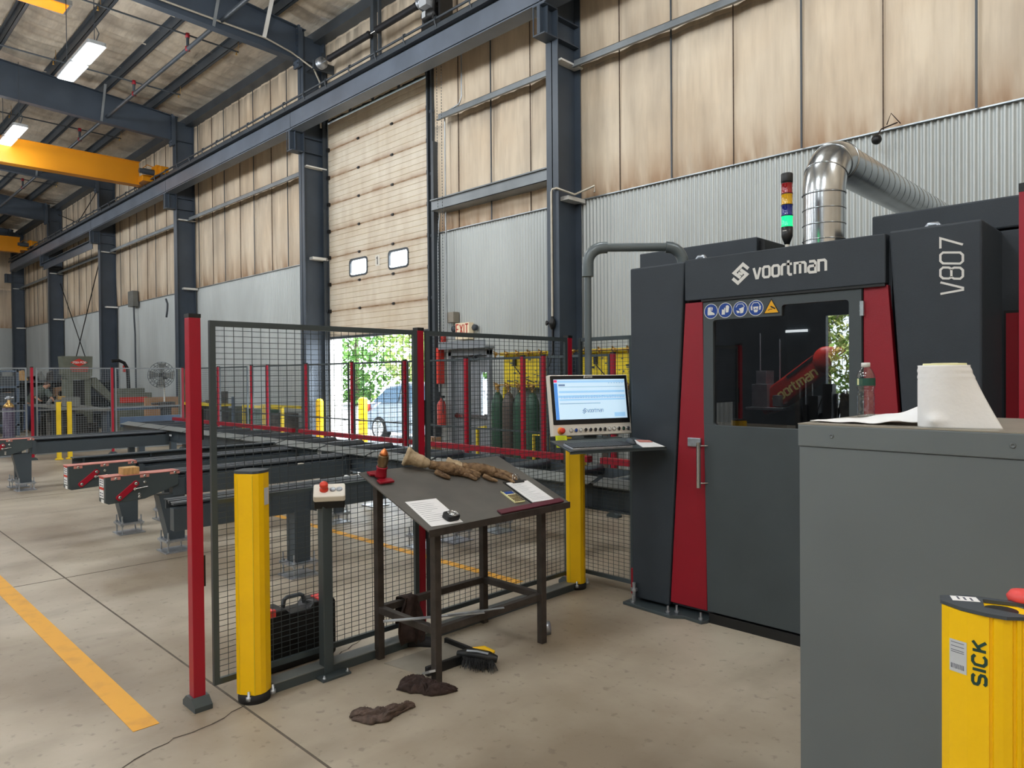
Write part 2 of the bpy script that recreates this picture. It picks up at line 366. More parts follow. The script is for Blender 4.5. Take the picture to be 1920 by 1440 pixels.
def door_skin():
    m = bpy.data.materials.new('door_skin'); m.use_nodes = True; nt = m.node_tree; N = nt.nodes; L = nt.links; b = N['Principled BSDF']; b.inputs['Roughness'].default_value = .5
    tc = N.new('ShaderNodeTexCoord'); sep = N.new('ShaderNodeSeparateXYZ'); L.new(tc.outputs['Object'], sep.inputs[0])
    def nz(s, sc, d=5):
        mp = N.new('ShaderNodeMapping'); mp.inputs['Scale'].default_value = sc; L.new(tc.outputs['Object'], mp.inputs[0])
        n = N.new('ShaderNodeTexNoise'); n.inputs['Scale'].default_value = s; n.inputs['Detail'].default_value = d; L.new(mp.outputs[0], n.inputs['Vector'])
        r = N.new('ShaderNodeValToRGB'); r.color_ramp.elements[0].position = .4; r.color_ramp.elements[1].position = .66; L.new(n.outputs['Fac'], r.inputs[0]); return r.outputs[0]
    def mt(op, a, c):
        x = N.new('ShaderNodeMath'); x.operation = op
        for i, q in enumerate((a, c)):
            if isinstance(q, (int, float)): x.inputs[i].default_value = q
            else: L.new(q, x.inputs[i])
        return x.outputs[0]
    def mx(f, a, c):
        x = N.new('ShaderNodeMix'); x.data_type = 'RGBA'; L.new(f, x.inputs['Factor'])
        if isinstance(a, tuple): x.inputs['A'].default_value = a
        else: L.new(a, x.inputs['A'])
        x.inputs['B'].default_value = c; return x.outputs['Result']
    t = mt('FRACT', mt('DIVIDE', mt('SUBTRACT', sep.outputs['Z'], 2.60), .6225), 0)
    edge = mt('POWER', mt('MULTIPLY', mt('ABSOLUTE', mt('SUBTRACT', t, .5), 0), 2.0), 5.0)
    c = mx(mt('MULTIPLY', nz(1.2, (1, 1, 2)), .35), (*lin((232, 222, 204)), 1), (*lin((206, 186, 156)), 1))
    c = mx(mt('MULTIPLY', nz(5, (1, 1, .3)), .22), c, (*lin((170, 146, 118)), 1))
    c = mx(mt('MULTIPLY', mt('ADD', mt('MULTIPLY', nz(2.2, (1, 1, .5)), .5), .35), edge), c, (*lin((158, 118, 84)), 1))
    L.new(c, b.inputs['Base Color']); MATS['door_skin'] = m
door_skin()
def concrete():
    m = bpy.data.materials.new('concrete'); m.use_nodes = True; nt = m.node_tree; N = nt.nodes; L = nt.links; b = N['Principled BSDF']
    tc = N.new('ShaderNodeTexCoord')
    def nz(s, d=6, sc=(1,1,1)):
        mp = N.new('ShaderNodeMapping'); mp.inputs['Scale'].default_value = sc; L.new(tc.outputs['Object'], mp.inputs[0])
        n = N.new('ShaderNodeTexNoise'); n.inputs['Scale'].default_value = s; n.inputs['Detail'].default_value = d; L.new(mp.outputs[0], n.inputs['Vector']); return n
    r = N.new('ShaderNodeValToRGB'); e = r.color_ramp.elements
    e[0].position = .38; e[0].color = (*lin((136, 122, 104)), 1); e[1].position = .62; e[1].color = (*lin((182, 172, 154)), 1)
    L.new(nz(.6).outputs['Fac'], r.inputs[0])
    r2 = N.new('ShaderNodeValToRGB'); r2.color_ramp.elements[0].position = .52; r2.color_ramp.elements[1].position = .75
    L.new(nz(2.4, 10, (1, .35, 1)).outputs['Fac'], r2.inputs[0])
    mx = N.new('ShaderNodeMix'); mx.data_type = 'RGBA'; mx.inputs['B'].default_value = (*lin((112, 98, 82)), 1)
    q = N.new('ShaderNodeMath'); q.operation = 'MULTIPLY'; q.inputs[1].default_value = .5; L.new(r2.outputs[0], q.inputs[0]); L.new(q.outputs[0], mx.inputs['Factor']); L.new(r.outputs[0], mx.inputs['A'])
    r3 = N.new('ShaderNodeValToRGB'); r3.color_ramp.elements[0].position = .61; r3.color_ramp.elements[1].position = .68
    L.new(nz(19, 10).outputs['Fac'], r3.inputs[0])
    mx2 = N.new('ShaderNodeMix'); mx2.data_type = 'RGBA'; mx2.inputs['B'].default_value = (*lin((84, 74, 66)), 1)
    q2 = N.new('ShaderNodeMath'); q2.operation = 'MULTIPLY'; q2.inputs[1].default_value = .34; L.new(r3.outputs[0], q2.inputs[0]); L.new(q2.outputs[0], mx2.inputs['Factor']); L.new(mx.outputs['Result'], mx2.inputs['A'])
    L.new(mx2.outputs['Result'], b.inputs['Base Color'])
    rr = N.new('ShaderNodeMapRange'); rr.inputs['To Min'].default_value = .28; rr.inputs['To Max'].default_value = .62; L.new(nz(1.1, 6, (1,.5,1)).outputs['Fac'], rr.inputs['Value']); L.new(rr.outputs[0], b.inputs['Roughness'])
    bp = N.new('ShaderNodeBump'); bp.inputs['Strength'].default_value = .2; bp.inputs['Distance'].default_value = .004; L.new(nz(34, 9).outputs['Fac'], bp.inputs['Height']); L.new(bp.outputs[0], b.inputs['Normal'])
    MATS['concrete'] = m
concrete()
def glass(name, tint, f0=.04, rough=0.):
    """thin pane: tinted see-through plus a Fresnel mirror"""
    m = bpy.data.materials.new(name); m.use_nodes = True; nt = m.node_tree; N = nt.nodes; N.clear(); o = N.new('ShaderNodeOutputMaterial')
    t = N.new('ShaderNodeBsdfTransparent'); t.inputs[0].default_value = (*tint, 1); g = N.new('ShaderNodeBsdfGlossy'); g.inputs['Roughness'].default_value = rough
    lw = N.new('ShaderNodeLayerWeight'); lw.inputs[0].default_value = .5; p = N.new('ShaderNodeMath'); p.operation = 'POWER'; p.inputs[1].default_value = 4; nt.links.new(lw.outputs['Facing'], p.inputs[0])
    f = N.new('ShaderNodeMapRange'); f.inputs['To Min'].default_value = f0; f.inputs['To Max'].default_value = .9; nt.links.new(p.outputs[0], f.inputs['Value']); x = N.new('ShaderNodeMixShader')
    nt.links.new(f.outputs[0], x.inputs[0]); nt.links.new(t.outputs[0], x.inputs[1]); nt.links.new(g.outputs[0], x.inputs[2]); nt.links.new(x.outputs[0], o.inputs[0]); MATS[name] = m
glass('dark_pane', (.52, .52, .52), .14)
glass('bottle_clear', (.86, .89, .91), .13, .04)
glass('door_pane', (.9, .93, .95), .04)
# ------------------------------------------------------------------ the hall
WY = 8.85                       # inner face of the far long wall
def struct(name, mb, m, parent=None, **k):
    o = mb.build(name, m, parent, **k)
    if parent is None: o['kind'] = 'structure'
    return o
floor = struct('floor', MB().box((-46.5, -14.2, -.25), (4.2, 9.05, 0)), 'concrete')
mb = MB()
for y, x0, x1 in ((1.62, -17, .5), (6.05, -17, -5)): mb.box((x0, y-.006, -.002), (x1, y+.006, .0012))
for x, y0, y1 in ((-7.0, -3, 7), (-12.2, -3, 8)): mb.box((x-.006, y0, -.002), (x+.006, y1, .0012))
struct('control_joint', mb, 'joint', floor)
def crack(pts, wd):
    m = MB(); P = []
    for a, b in zip(pts, pts[1:]):
        a, b = Vector(a), Vector(b); n = max(2, int((b-a).length/.05))
        for i in range(n): P.append(a.lerp(b, i/n) + Vector((random.uniform(-.014, .014), random.uniform(-.014, .014))))
    P.append(Vector(pts[-1]))
    for a, b in zip(P, P[1:]):
        d = (b-a).normalized()*.003; n = Vector((-d.y, d.x)).normalized()*random.uniform(.3, 1)*wd
        a = a-d; b = b+d
        m.add([(a.x-n.x, a.y-n.y, .0014), (a.x+n.x, a.y+n.y, .0014), (b.x+n.x, b.y+n.y, .0014), (b.x-n.x, b.y-n.y, .0014)], [(0,3,2,1)])
    return m
mb = crack([(-3.36, .9), (-3.486, 1.25), (-3.498, 1.38), (-3.547, 1.56), (-3.63, 1.75), (-3.64, 1.98), (-3.76, 2.24)], .006)
mb2 = crack([(-3.76, 2.24), (-4.1, 2.9), (-4.4, 3.4), (-5.0, 4.0), (-5.2, 5.2)], .004)
n = len(mb.v); mb.v += mb2.v; mb.f += [tuple(i+n for i in f) for f in mb2.f]; mb.sm += mb2.sm
struct('crack', mb, 'crack', floor)
def mark(name, a, b, label):
    return meta(MB().box((a[0], a[1], .0006), (b[0], b[1], .0022)).build(name, 'floor_yellow'), label, 'floor line', 'painted floor lines')
mark('floor_line', (-18, 1.13), (-3.70, 1.25), 'worn yellow line painted on the open concrete floor at lower left')
mark('floor_line', (-16.5, 4.13), (-4.06, 4.22), 'yellow line painted on the floor under the conveyor, seen through the near fence')

# far long wall: outer skin with its two openings, corrugated lower lining, vinyl insulation above
mb = MB()
T0, T1 = WY+.10, WY+.28
for a, b in (((-46.5, 0), (-14.72, 9.75)), ((-14.72, 7.62), (-10.93, 9.75)), ((-10.93, 0), (-10.36, 9.75)), ((-10.36, 2.12), (-9.33, 9.75)), ((-9.33, 0), (4.2, 9.75))):
    mb.box((a[0], T0, a[1]), (b[0], T1, b[1]))
wall_back = struct('wall_back', mb, 'galv')
def corr(x0, x1, z0, z1, y=WY+.02, pitch=.068, amp=.016):
    m = MB(); n = int((x1-x0)/pitch*6); ps = []
    for i in range(n+1):
        x = x0+(x1-x0)*i/n; ph = (x/pitch) % 1
        ps.append((x, y - amp*math.cos(2*math.pi*ph)))
    m.add([(x, yy, z0) for x, yy in ps]+[(x, yy, z1) for x, yy in ps], [(i, i+1, n+2+i, n+1+i) for i in range(n)], True); return m
for a in ((-46.4, -14.78, 0, 4.47), (-10.88, -10.42, 0, 4.47), (-9.27, 4.1, 0, 4.47), (-10.42, -9.27, 2.18, 4.47)): struct('wainscot', corr(*a), 'corrugated', wall_back)
struct('wainscot_cap', MB().box((-46.4, WY-.03, 4.46), (-14.78, WY+.06, 4.475)).box((-10.88, WY-.03, 4.46), (4.1, WY+.06, 4.475)), 'galv', wall_back)
mb = MB()
for x in [-1.80-1.84*k for k in range(-2, 25)]:
    for q in (0, .92):
        pass
seams = [-1.80-1.84*k for k in range(-2, 25)]
def billow(x, z):
    u = ((x+1.80) / .92) % 1; b = math.sin(math.pi*u)**.6*.045
    zs = (4.47, 6.58, 9.45); k = 0
    for a, c in zip(zs, zs[1:]):
        if a <= z <= c: k = math.sin(math.pi*(z-a)/(c-a))**.5
    return WY - b*(.25+.75*k) + .012*math.sin(x*13.7+z*1.1) + .008*math.sin(x*31+z*.7)
def ins(x0, x1, z0, z1):
    m = MB(); nx = max(2, int((x1-x0)/.1)); nz = max(2, int((z1-z0)/.2))
    return m.grid(lambda u, v: (x0+(x1-x0)*u, billow(x0+(x1-x0)*u, z0+(z1-z0)*v), z0+(z1-z0)*v), nx, nz)
for a in ((-46.4, -14.72, 4.47, 9.5), (-14.72, -10.93, 7.62, 9.5), (-10.93, 4.1, 4.47, 9.5)): struct('insulation', ins(*a), 'wall_vinyl', wall_back)
for i, x in enumerate(seams):
    zl = 7.62 if -14.8 < x < -10.9 else 4.47
    struct('strap', MB().box((x-.011, WY-.075, zl), (x+.011, WY-.06, 9.4)), 'steel_dark', wall_back)
mb = MB()
for i, x in enumerate(seams):
    xm = x-.92
    if not (-14.8 < xm < -10.9): mb.box((xm-.004, WY-.036, 4.47), (xm+.004, WY-.02, 9.4))
struct('insulation_seam', mb, 'rag', wall_back)
# roof: vinyl faced insulation between purlins, rising away from the far wall to a ridge, then down
RY = -2.6
def roofz(y): return 9.83 + .089*(WY-y) if y > RY else 9.83+.089*(WY-RY) - .089*(RY-y)
pur = [7.6-1.28*k for k in range(0, 17)]
def rz_(x, y):
    u = ((y-7.6)/1.28) % 1
    return roofz(y) - .07*math.sin(math.pi*u)  + .012*math.sin(x*17+y*2) + .03 - .07*(1-abs(math.sin(math.pi*x/.95+.15*math.sin(y*1.7))))**7
mb = MB().grid(lambda u, v: (-46.4+50.5*u, 9.0-23.2*v, rz_(-46.4+50.5*u, 9.0-23.2*v)), 900, 100)
ceiling = struct('ceiling', mb, 'roof_vinyl')
mb = MB(); mb.add([(-46.6, 9.2, 9.95), (4.3, 9.2, 9.95), (4.3, RY, 11.1), (-46.6, RY, 11.1), (-46.6, -14.4, 10.05), (4.3, -14.4, 10.05)], [(0,1,2,3), (3,2,5,4)])
struct('roof_sheet', mb, 'galv', ceiling)
# end walls and the wall behind the camera
def two(name, pts, u0, u1, axis, pos, th):
    m = MB()
    if axis == 'x': m.box((pos, u0, 0), (pos+th, u1, 11.2))
    else: m.box((u0, pos, 0), (u1, pos+th, 11.2))
    return struct(name, m, 'wall_vinyl')
wall_left = two('wall_left', 0, -14.3, 9.1, 'x', -46.6, .2)
struct('wainscot', MB().box((-46.42, -14.2, 0), (-46.38, 8.85, 4.47)), 'corrugated', wall_left)
wall_right = two('wall_right', 0, -14.3, 9.1, 'x', 4.1, .2)
mb = MB()
for a, b in (((-46.5, 0), (-8.75, 11.2)), ((-8.75, 3.5), (-4.9, 11.2)), ((-4.9, 0), (4.2, 11.2))): mb.box((a[0], -14.3, a[1]), (b[0], -14.1, b[1]))
wall_front = struct('wall_front', mb, 'steel_dark')

# ------------------------------------------------------------------ steel frame: columns, rafters, purlins, girts
COLX = [.37-7.62*k for k in range(0, 7)]            # .37, -7.25, -14.87, -22.49, ...
def ibeam_z(mb, x, y0, y1, z0, z1, fw=.24, t=.018):
    mb.box((x-fw/2, y0, z0), (x+fw/2, y0+t, z1)); mb.box((x-fw/2, y1-t, z0), (x+fw/2, y1, z1)); mb.box((x-t/2, y0, z0), (x+t/2, y1, z1)); return mb
ordn = ['nearest right of the machine', 'behind the control stand, right of the roll-up door', 'left of the roll-up door', 'second left of the roll-up door', 'third left of the roll-up door', 'fourth left of the roll-up door', 'at the far left corner']
def zbot(y): return 8.877 + .044*(8.36-y) if y > RY else 8.877+.044*(8.36-RY) - .044*(RY-y)
def ztop(y): return 9.615 + .089*(8.28-y) if y > RY else 9.615+.089*(8.28-RY) - .089*(RY-y)
for i, x in enumerate(COLX):
    if x < -46: continue
    c = thing('steel_column', 'dark grey steel building column '+ordn[i], 'column', (x, 8.5, 0), 0, 'building columns')
    mb = MB(); ibeam_z(mb, x, 8.25, 8.80, 0, 9.5); mb.build('shaft', 'steel_paint', c)
    mb = MB()
    for z in (6.83, 7.16, 8.9): mb.box((x-.11, 8.27, z), (x+.11, 8.78, z+.015))
    mb.build('stiffener', 'steel_paint', c)
    b = MB().box((x-.12, 7.96, 6.81), (x+.12, 8.25, 6.83)).box((x-.12, 7.96, 7.25), (x+.12, 8.25, 7.27)).box((x-.008, 7.97, 6.83), (x+.008, 8.25, 7.25)).box((x-.10, 8.05, 6.83), (x+.10, 8.062, 7.25)).box((x-.12, 7.96, 6.83), (x-.105, 7.975, 7.25)).box((x-.03, 7.955, 6.83), (x+.03, 7.97, 7.25))
    b.build('bracket', 'steel_paint', c)
    MB().box((x+.0, 8.42, 4.40), (x+.17, 8.84, 4.46)).build('girt_clip', 'white_paint', c)
    MB().box((x+.0, 8.30, 6.50), (x+.15, 8.84, 6.53)).build('girt_clip', 'white_paint', c)
    MB().box((x-.16, 8.2, 0), (x+.16, 8.84, .02)).build('base_plate', 'steel_paint', c)
    r = thing('roof_beam', 'tapered grey steel rafter meeting the column '+ordn[i], 'beam', (x, 8.5, 8.9), 0, 'rafters')
    mb = MB(); ys = [8.36, 4, 0, RY, -7, -13.9]
    for a, bb in zip(ys, ys[1:]):
        mb.add([(x-.006, a, zbot(a)), (x+.006, a, zbot(a)), (x+.006, bb, zbot(bb)), (x-.006, bb, zbot(bb)), (x-.006, a, ztop(a)), (x+.006, a, ztop(a)), (x+.006, bb, ztop(bb)), (x-.006, bb, ztop(bb))],
               [(0,1,2,3), (4,7,6,5), (0,4,5,1), (1,5,6,2), (2,6,7,3), (3,7,4,0)])
        for zf in (zbot, ztop): mb.bar((x, a, zf(a)), (x, bb, zf(bb)), .20, .014, up=(0,0,1))
    mb.build('web', 'steel_paint', r)
    MB().box((x-.12, 8.20, 8.75), (x+.12, 8.25, 9.62)).box((x-.12, 8.15, 8.72), (x+.12, 8.20, 9.66)).build('end_plate', 'steel_paint', r)
    mb = MB()
    for k in range(14):
        z = 8.8+.13*(k % 7); mb.tube([(x+(-.09 if k < 7 else .09), 8.12, z), (x+(-.09 if k < 7 else .09), 8.15, z)], .014, 6)
    mb.build('bolt', 'steel_dark', r)
    mb = MB()
    for py in (pur[1], pur[3]):
        mb.bar((x+.03, py-.05, zbot(py)+.03), (x+.62, py-.1, roofz(py)-.2), .06, .02)
    mb.build('flange_brace', 'girt', r)
for i, y in enumerate(pur):
    z = roofz(y)-.03
    mb = MB()
    mb.box((-46, y-.006, z-.22), (4, y+.006, z)).box((-46, y-.006, z-.22), (4, y+.075, z-.213)).box((-46, y-.075, z-.008), (4, y+.006, z)).box((-46, y+.068, z-.22), (4, y+.075, z-.20))
    meta(mb.build('purlin', 'steel_dark'), 'long grey roof purlin, number %s out from the long wall' % ('one two three four five six seven eight nine ten eleven twelve thirteen fourteen fifteen sixteen seventeen'.split()[i]), 'purlin', 'roof purlins')
meta(MB().box((-46, 8.58, 9.42), (4, 8.84, 9.44)).box((-46, 8.58, 9.44), (4, 8.60, 9.66)).box((-46, 8.82, 9.44), (4, 8.84, 9.66)).build('eave_strut', 'steel_dark'), 'dark eave strut running along the top of the long wall', 'beam')
def girt(x0, x1, z, nm, lab):
    mb = MB().box((x0, 8.60, z-.055), (x1, 8.606, z+.06)).box((x0, 8.60, z+.054), (x1, 8.80, z+.06)).box((x0, 8.56, z-.06), (x1, 8.606, z-.054)).box((x0, 8.556, z-.06), (x1, 8.562, z-.04))
    meta(mb.build(nm, 'girt'), lab, 'girt', 'wall girts')
bays = ['right of the control stand column, above the machine', 'between the roll-up door and the column right of it', None, 'in the first bay left of the roll-up door', 'in the second bay left of the roll-up door', 'in the third bay left of the roll-up door', 'in the fourth bay left of the roll-up door']
girt(-7.1, 3.9, 6.52, 'wall_girt', 'galvanized steel girt on the upper wall '+bays[0])
girt(-10.4, -7.4, 6.55, 'wall_girt', 'galvanized girt on the upper wall right of the roll-up door')
girt(-22.35, -15.0, 6.55, 'wall_girt', 'grey steel girt on the upper wall '+bays[3])
girt(-29.95, -22.6, 6.55, 'wall_girt', 'grey steel girt on the upper wall '+bays[4])
girt(-37.6, -30.2, 6.55, 'wall_girt', 'grey steel girt on the upper wall '+bays[5])
girt(-45.2, -37.8, 6.55, 'wall_girt', 'grey steel girt on the upper wall '+bays[6])
meta(MB().box((-10.5, 8.50, 4.80), (-7.4, 8.82, 4.81)).box((-10.5, 8.50, 4.80), (-7.4, 8.506, 4.98)).box((-10.5, 8.46, 4.98), (-7.4, 8.82, 5.0)).build('wall_girt', 'girt'), 'double pale girt just above the corrugated lining right of the roll-up door', 'girt', 'wall girts')
meta(MB().box((-37.6, 8.05, 6.62), (-30.2, 8.07, 6.92)).box((-37.6, 7.95, 6.9), (-30.2, 8.2, 6.92)).build('wall_beam', 'steel_paint'), 'grey channel beam between the third and fourth columns under the crane runway', 'beam')

# crane runway beam with rail and conductor bar
rw = thing('crane_runway_beam', 'long grey steel crane runway beam carried on column brackets', 'beam', (-20, 8.1, 7.27))
MB().box((-44.2, 7.96, 7.27), (4, 8.24, 7.29)).box((-44.2, 8.09, 7.29), (4, 8.11, 7.78)).box((-44.2, 8.0, 7.75), (4, 8.2, 7.78)).build('beam', 'beam_paint', rw)
MB().box((-44.2, 7.99, 7.33), (4, 8.09, 7.66)).build('web_face', 'beam_paint', rw)
MB().box((-44.2, 7.92, 7.70), (4, 7.93, 7.80)).box((-44.2, 7.92, 7.79), (4, 8.28, 7.80)).build('cap_channel', 'steel_dark', rw)
MB().box((-44.2, 8.07, 7.80), (4, 8.13, 7.85)).build('rail', 'steel_dark', rw)
MB().tube([(-44, 7.915, 7.875), (4, 7.915, 7.875)], .022, 8).build('conductor_bar', 'steel_dark', rw)
mb = MB()
for k in range(52):
    x = -42+.9*k; mb.tube([(x, 7.93, 7.72), (x, 7.88, 7.80), (x, 7.885, 7.89), (x, 7.93, 7.92)], .013, 6)
mb.build('hanger', 'steel_dark', rw)
mb = MB()
for x in COLX[:6]: mb.box((x-.002, 7.985, 7.30), (x+.004, 7.992, 7.70))
mb.build('splice', 'steel_dark', rw)

# ------------------------------------------------------------------ roll-up door (sections, lites, seams), tracks, shaft and operator
d1 = MB()
DX0, DX1 = -14.70, -10.95
zj = [2.60, 3.22, 3.84, 4.46, 5.07, 5.69, 6.31, 6.95, 7.58]
winx = [(-13.83, -13.17), (-12.35, -11.70)]
door = bpy.data.objects.new('door_1', None); COL.objects.link(door); door['kind'] = 'structure'; WM['door_1'] = Matrix()
for k in range(8):
    z0, z1 = zj[k]+.006, zj[k+1]-.006; m = MB(); m2 = MB()
    yb = WY+.0; ribs = 5; h = (z1-z0)/ribs
    segs = [(DX0, DX1)]
    def profile(x0, x1, za, zb_):
        pr = []; zz = za
        n = max(1, round((zb_-za)/h)); hh = (zb_-za)/n
        for r in range(n): pr += [(zz, yb+.012), (zz+.012, yb), (zz+hh-.012, yb), (zz+hh-.002, yb+.012)]; zz += hh
        vs = [(x0, y, z) for z, y in pr] + [(x1, y, z) for z, y in pr]; q = len(pr)
        m.add(vs, [(i, q+i, q+i+1, i+1) for i in range(q-1)]); m.box((x0, yb+.02, za), (x1, yb+.05, zb_))
    if k == 2:
        wz0, wz1 = 3.955, 4.31; xs = [DX0]
        for a, b in winx: xs += [a, b]
        xs.append(DX1)
        for q in range(0, len(xs), 2): profile(xs[q], xs[q+1], z0, z1)
        for a, b in winx: m.box((a, yb, z0), (b, yb+.05, wz0)).box((a, yb, wz1), (b, yb+.05, z1))
    else: profile(DX0, DX1, z0, z1)
    p = m.build('door_section', 'door_skin', door)
    if k < 7: MB().box((DX0, yb+.004, z1-.002), (DX1, yb+.03, z1+.014)).build('seam', 'door_seam', p)
    hm = MB()
    for hx in (-13.45, -12.2): hm.box((hx-.03, yb-.02, z1-.02), (hx+.03, yb, z1+.03)).box((hx-.05, yb-.03, z1), (hx+.05, yb-.015, z1+.012))
    for hx in (DX0+.03, DX1-.03): hm.box((hx-.04, yb-.05, z1-.03), (hx+.04, yb, z1+.05))
    if k < 7: hm.build('hinge', 'black', p)
for a, b in winx:
    fr = MB(); o_ = rrect(a-.03, 3.93, b+.03, 4.335, .09); i_ = rrect(a+.01, 3.97, b-.01, 4.295, .07); n = len(o_)
    vs = [(x, WY-.012, z) for x, z in o_]+[(x, WY-.012, z) for x, z in i_]+[(x, WY+.03, z) for x, z in o_]+[(x, WY+.03, z) for x, z in i_]
    fs = [(j, (j+1) % n, n+(j+1) % n, n+j) for j in range(n)] + [(j, 2*n+j, 2*n+(j+1) % n, (j+1) % n) for j in range(n)] + [(n+j, n+(j+1) % n, 3*n+(j+1) % n, 3*n+j) for j in range(n)]
    fr.add(vs, fs); f = fr.build('window_frame', 'steel_dark', door)
    MB().add([(a, WY+.02, 3.96), (b, WY+.02, 3.96), (b, WY+.02, 4.31), (a, WY+.02, 4.31)], [(0,1,2,3)]).build('pane', 'door_pane', f)
MB().box((-12.85, WY-.003, 4.07), (-12.69, WY+.0, 4.30)).build('number_plate', 'offwhite', door)
letters(MB(), '1', (-12.80, WY-.003, 4.10), (1,0,0), (0,0,1), (0,-1,0), .16, wd=1.0, depth=.002).build('numeral', 'black', door)
MB().box((DX0, WY-.005, 2.575), (DX1, WY+.06, 2.605)).box((DX0, WY-.02, 2.60), (DX1, WY, 2.63)).build('bottom_seal', 'steel_dark', door)
MB().box((-14.90, WY-.02, 0), (-14.71, T1+.02, 7.7)).box((-10.94, WY-.02, 0), (-10.80, T1+.02, 7.7)).build('jamb', 'white_paint', door)
MB().box((-14.9, WY-.01, 7.60), (-10.8, T1+.01, 7.72)).build('header', 'steel_dark', door)
mb = MB()
for x in (DX0-.05, DX1+.05):
    mb.box((x-.02, WY-.12, 0), (x+.02, WY-.03, 9.2)).box((x-.07, WY-.03, 0), (x+.07, WY-.02, 9.0))
for x in (-10.82,): mb.box((x, WY-.10, 0), (x+.05, WY-.02, 9.0)).box((x+.10, WY-.16, .4), (x+.15, WY-.02, 6.2))
for z in (3.2, 4.4, 5.6, 6.8, 7.8):
    for x in (DX0-.10, DX1+.10): mb.box((x-.1, WY-.08, z), (x+.1, WY-.06, z+.06))
mb.build('track', 'steel_dark', door)
op = thing('door_operator', 'door shaft with two black torsion springs and motor above the roll-up door', 'door opener', (-12.8, 8.5, 8.35))
MB().tube([(-15.0, 8.40, 8.69), (-10.6, 8.40, 8.69)], .016, 8).build('shaft', 'chrome', op)
for a, b in ((-13.90, -12.30), (-12.08, -10.72)):
    P = [(a, .04), (a+.03, .075), (a+.1, .065), (b-.1, .065), (b-.03, .075), (b, .04)]
    MB().tube([(x, 8.40, 8.69) for x, r in P], [r for x, r in P], 14).build('spring', 'spring_black', op)
mb = MB()
for x in (-14.2, -10.6):
    mb.lathe((x-.04, 8.40, 8.69), [(.13, 0), (.13, .015), (.09, .02), (.09, .07), (.13, .075), (.13, .09)], 18, (1,0,0))
mb.build('cable_drum', 'zinc', op)
for a, b in (((-12.42, 8.50, 7.6), (-12.33, 8.60, 9.6)), ((-12.17, 8.50, 7.9), (-12.12, 8.56, 9.6)), ((-14.4, 8.3, 8.6), (-14.36, 8.84, 8.8)), ((-10.55, 8.36, 7.7), (-10.49, 8.84, 9.5))): MB().box(a, b).build('bracket', 'steel_dark', op)
mo = MB().box((-10.50, 8.30, 8.05), (-9.95, 8.6, 8.16)).box((-10.0, 8.3, 8.16), (-9.95, 8.6, 8.75)).box((-10.2, 8.35, 8.5), (-10.05, 8.5, 8.9)).tube([(-10.15, 8.3, 8.2), (-10.1, 8.3, 8.6)], .03, 8).build('motor_frame', 'black', op)
MB().lathe((-10.45, 8.36, 8.33), [(.05, 0), (.12, .02), (.12, .22), (.1, .25), (.1, .34), (.05, .35)], 18, (1,0,0)).build('motor', 'black', op)
MB().box((-10.46, 8.22, 8.48), (-10.25, 8.4, 8.80)).box((-10.40, 8.235, 8.27), (-10.30, 8.25, 8.38)).build('motor_label', 'label_grey', op)
for j, x in enumerate((-10.25, -10.12)):
    mb = MB()
    for k in range(110): mb.ellipsoid((x, 8.45, 8.3-k*.055), (.009, .006, .02), 6, 4)
    meta(mb.build('pull_chain', 'steel_dark'), ('left' if j == 0 else 'right')+' run of the door pull chain hanging beside the roll-up door', 'chain', 'door chains')
meta(MB().tube([(-9.9, 8.75, 7.9), (-9.9, 8.75, 6.85), (-9.96, 8.74, 6.72), (-10.2, 8.70, 6.66), (-10.3, 8.68, 6.55), (-10.3, 8.68, 2.4)], .014, 8).build('conduit', 'galv'), 'bent metal conduit running down right of the roll-up door', 'conduit', 'wall conduits')
meta(MB().tube([(-10.45, 8.68, 4.9), (-10.5, 8.68, 4.6), (-10.56, 8.7, 4.2), (-10.56, 8.7, 1.4)], .012, 8).build('conduit', 'galv'), 'thin conduit curving down beside the door track on the right', 'conduit', 'wall conduits')
meta(MB().box((-31.5, 14, -.05), (-26.6, 16.6, 4.2)).build('white_trailer', 'white_paint', bevel=.05), 'plain white trailer outside, filling the left side of the door opening', 'trailer')
# exit door
d2 = bpy.data.objects.new('door_2', None); COL.objects.link(d2); d2['kind'] = 'structure'; WM['door_2'] = Matrix()
MB().box((-10.42, WY-.04, 0), (-10.34, T1, 2.16)).box((-9.35, WY-.04, 0), (-9.27, T1, 2.16)).box((-10.42, WY-.04, 2.08), (-9.27, T1, 2.18)).build('door_frame', 'grey_door', d2)
lf = MB().box((-10.34, WY+.05, 0), (-9.60, WY+.095, 2.08)).box((-9.60, WY+.05, 0), (-9.35, WY+.095, .95)).box((-9.60, WY+.05, 1.76), (-9.35, WY+.095, 2.08)).box((-9.40, WY+.05, .95), (-9.35, WY+.095, 1.76)).build('leaf', 'grey_door', d2)
MB().add([(-9.60, WY+.07, .95), (-9.40, WY+.07, .95), (-9.40, WY+.07, 1.76), (-9.60, WY+.07, 1.76)], [(0,1,2,3)]).build('pane', 'door_pane', lf)
MB().box((-10.30, WY+.0, .92), (-9.42, WY+.03, .98)).box((-10.3, WY+.02, .90), (-10.2, WY+.05, 1.0)).box((-9.5, WY+.02, .90), (-9.42, WY+.05, 1.0)).build('push_bar', 'chrome', lf)
MB().box((-9.95, WY-.02, 1.99), (-9.7, WY+.05, 2.05)).tube([(-9.8, WY, 2.02), (-9.55, WY-.15, 2.07), (-9.45, WY+.03, 2.1)], .008, 6).build('door_closer', 'steel_dark', lf)
meta(MB().box((-10.5, WY-.22, 2.20), (-9.2, WY, 2.23)).box((-10.5, WY-.22, 2.23), (-9.2, WY-.21, 2.34)).build('door_canopy', 'grey_door'), 'grey metal drip shelf above the exit door', 'shelf')
ex = thing('exit_sign', 'cream exit sign with red EXIT lettering and twin lamps above the side door', 'sign', (-9.9, WY-.08, 2.4))
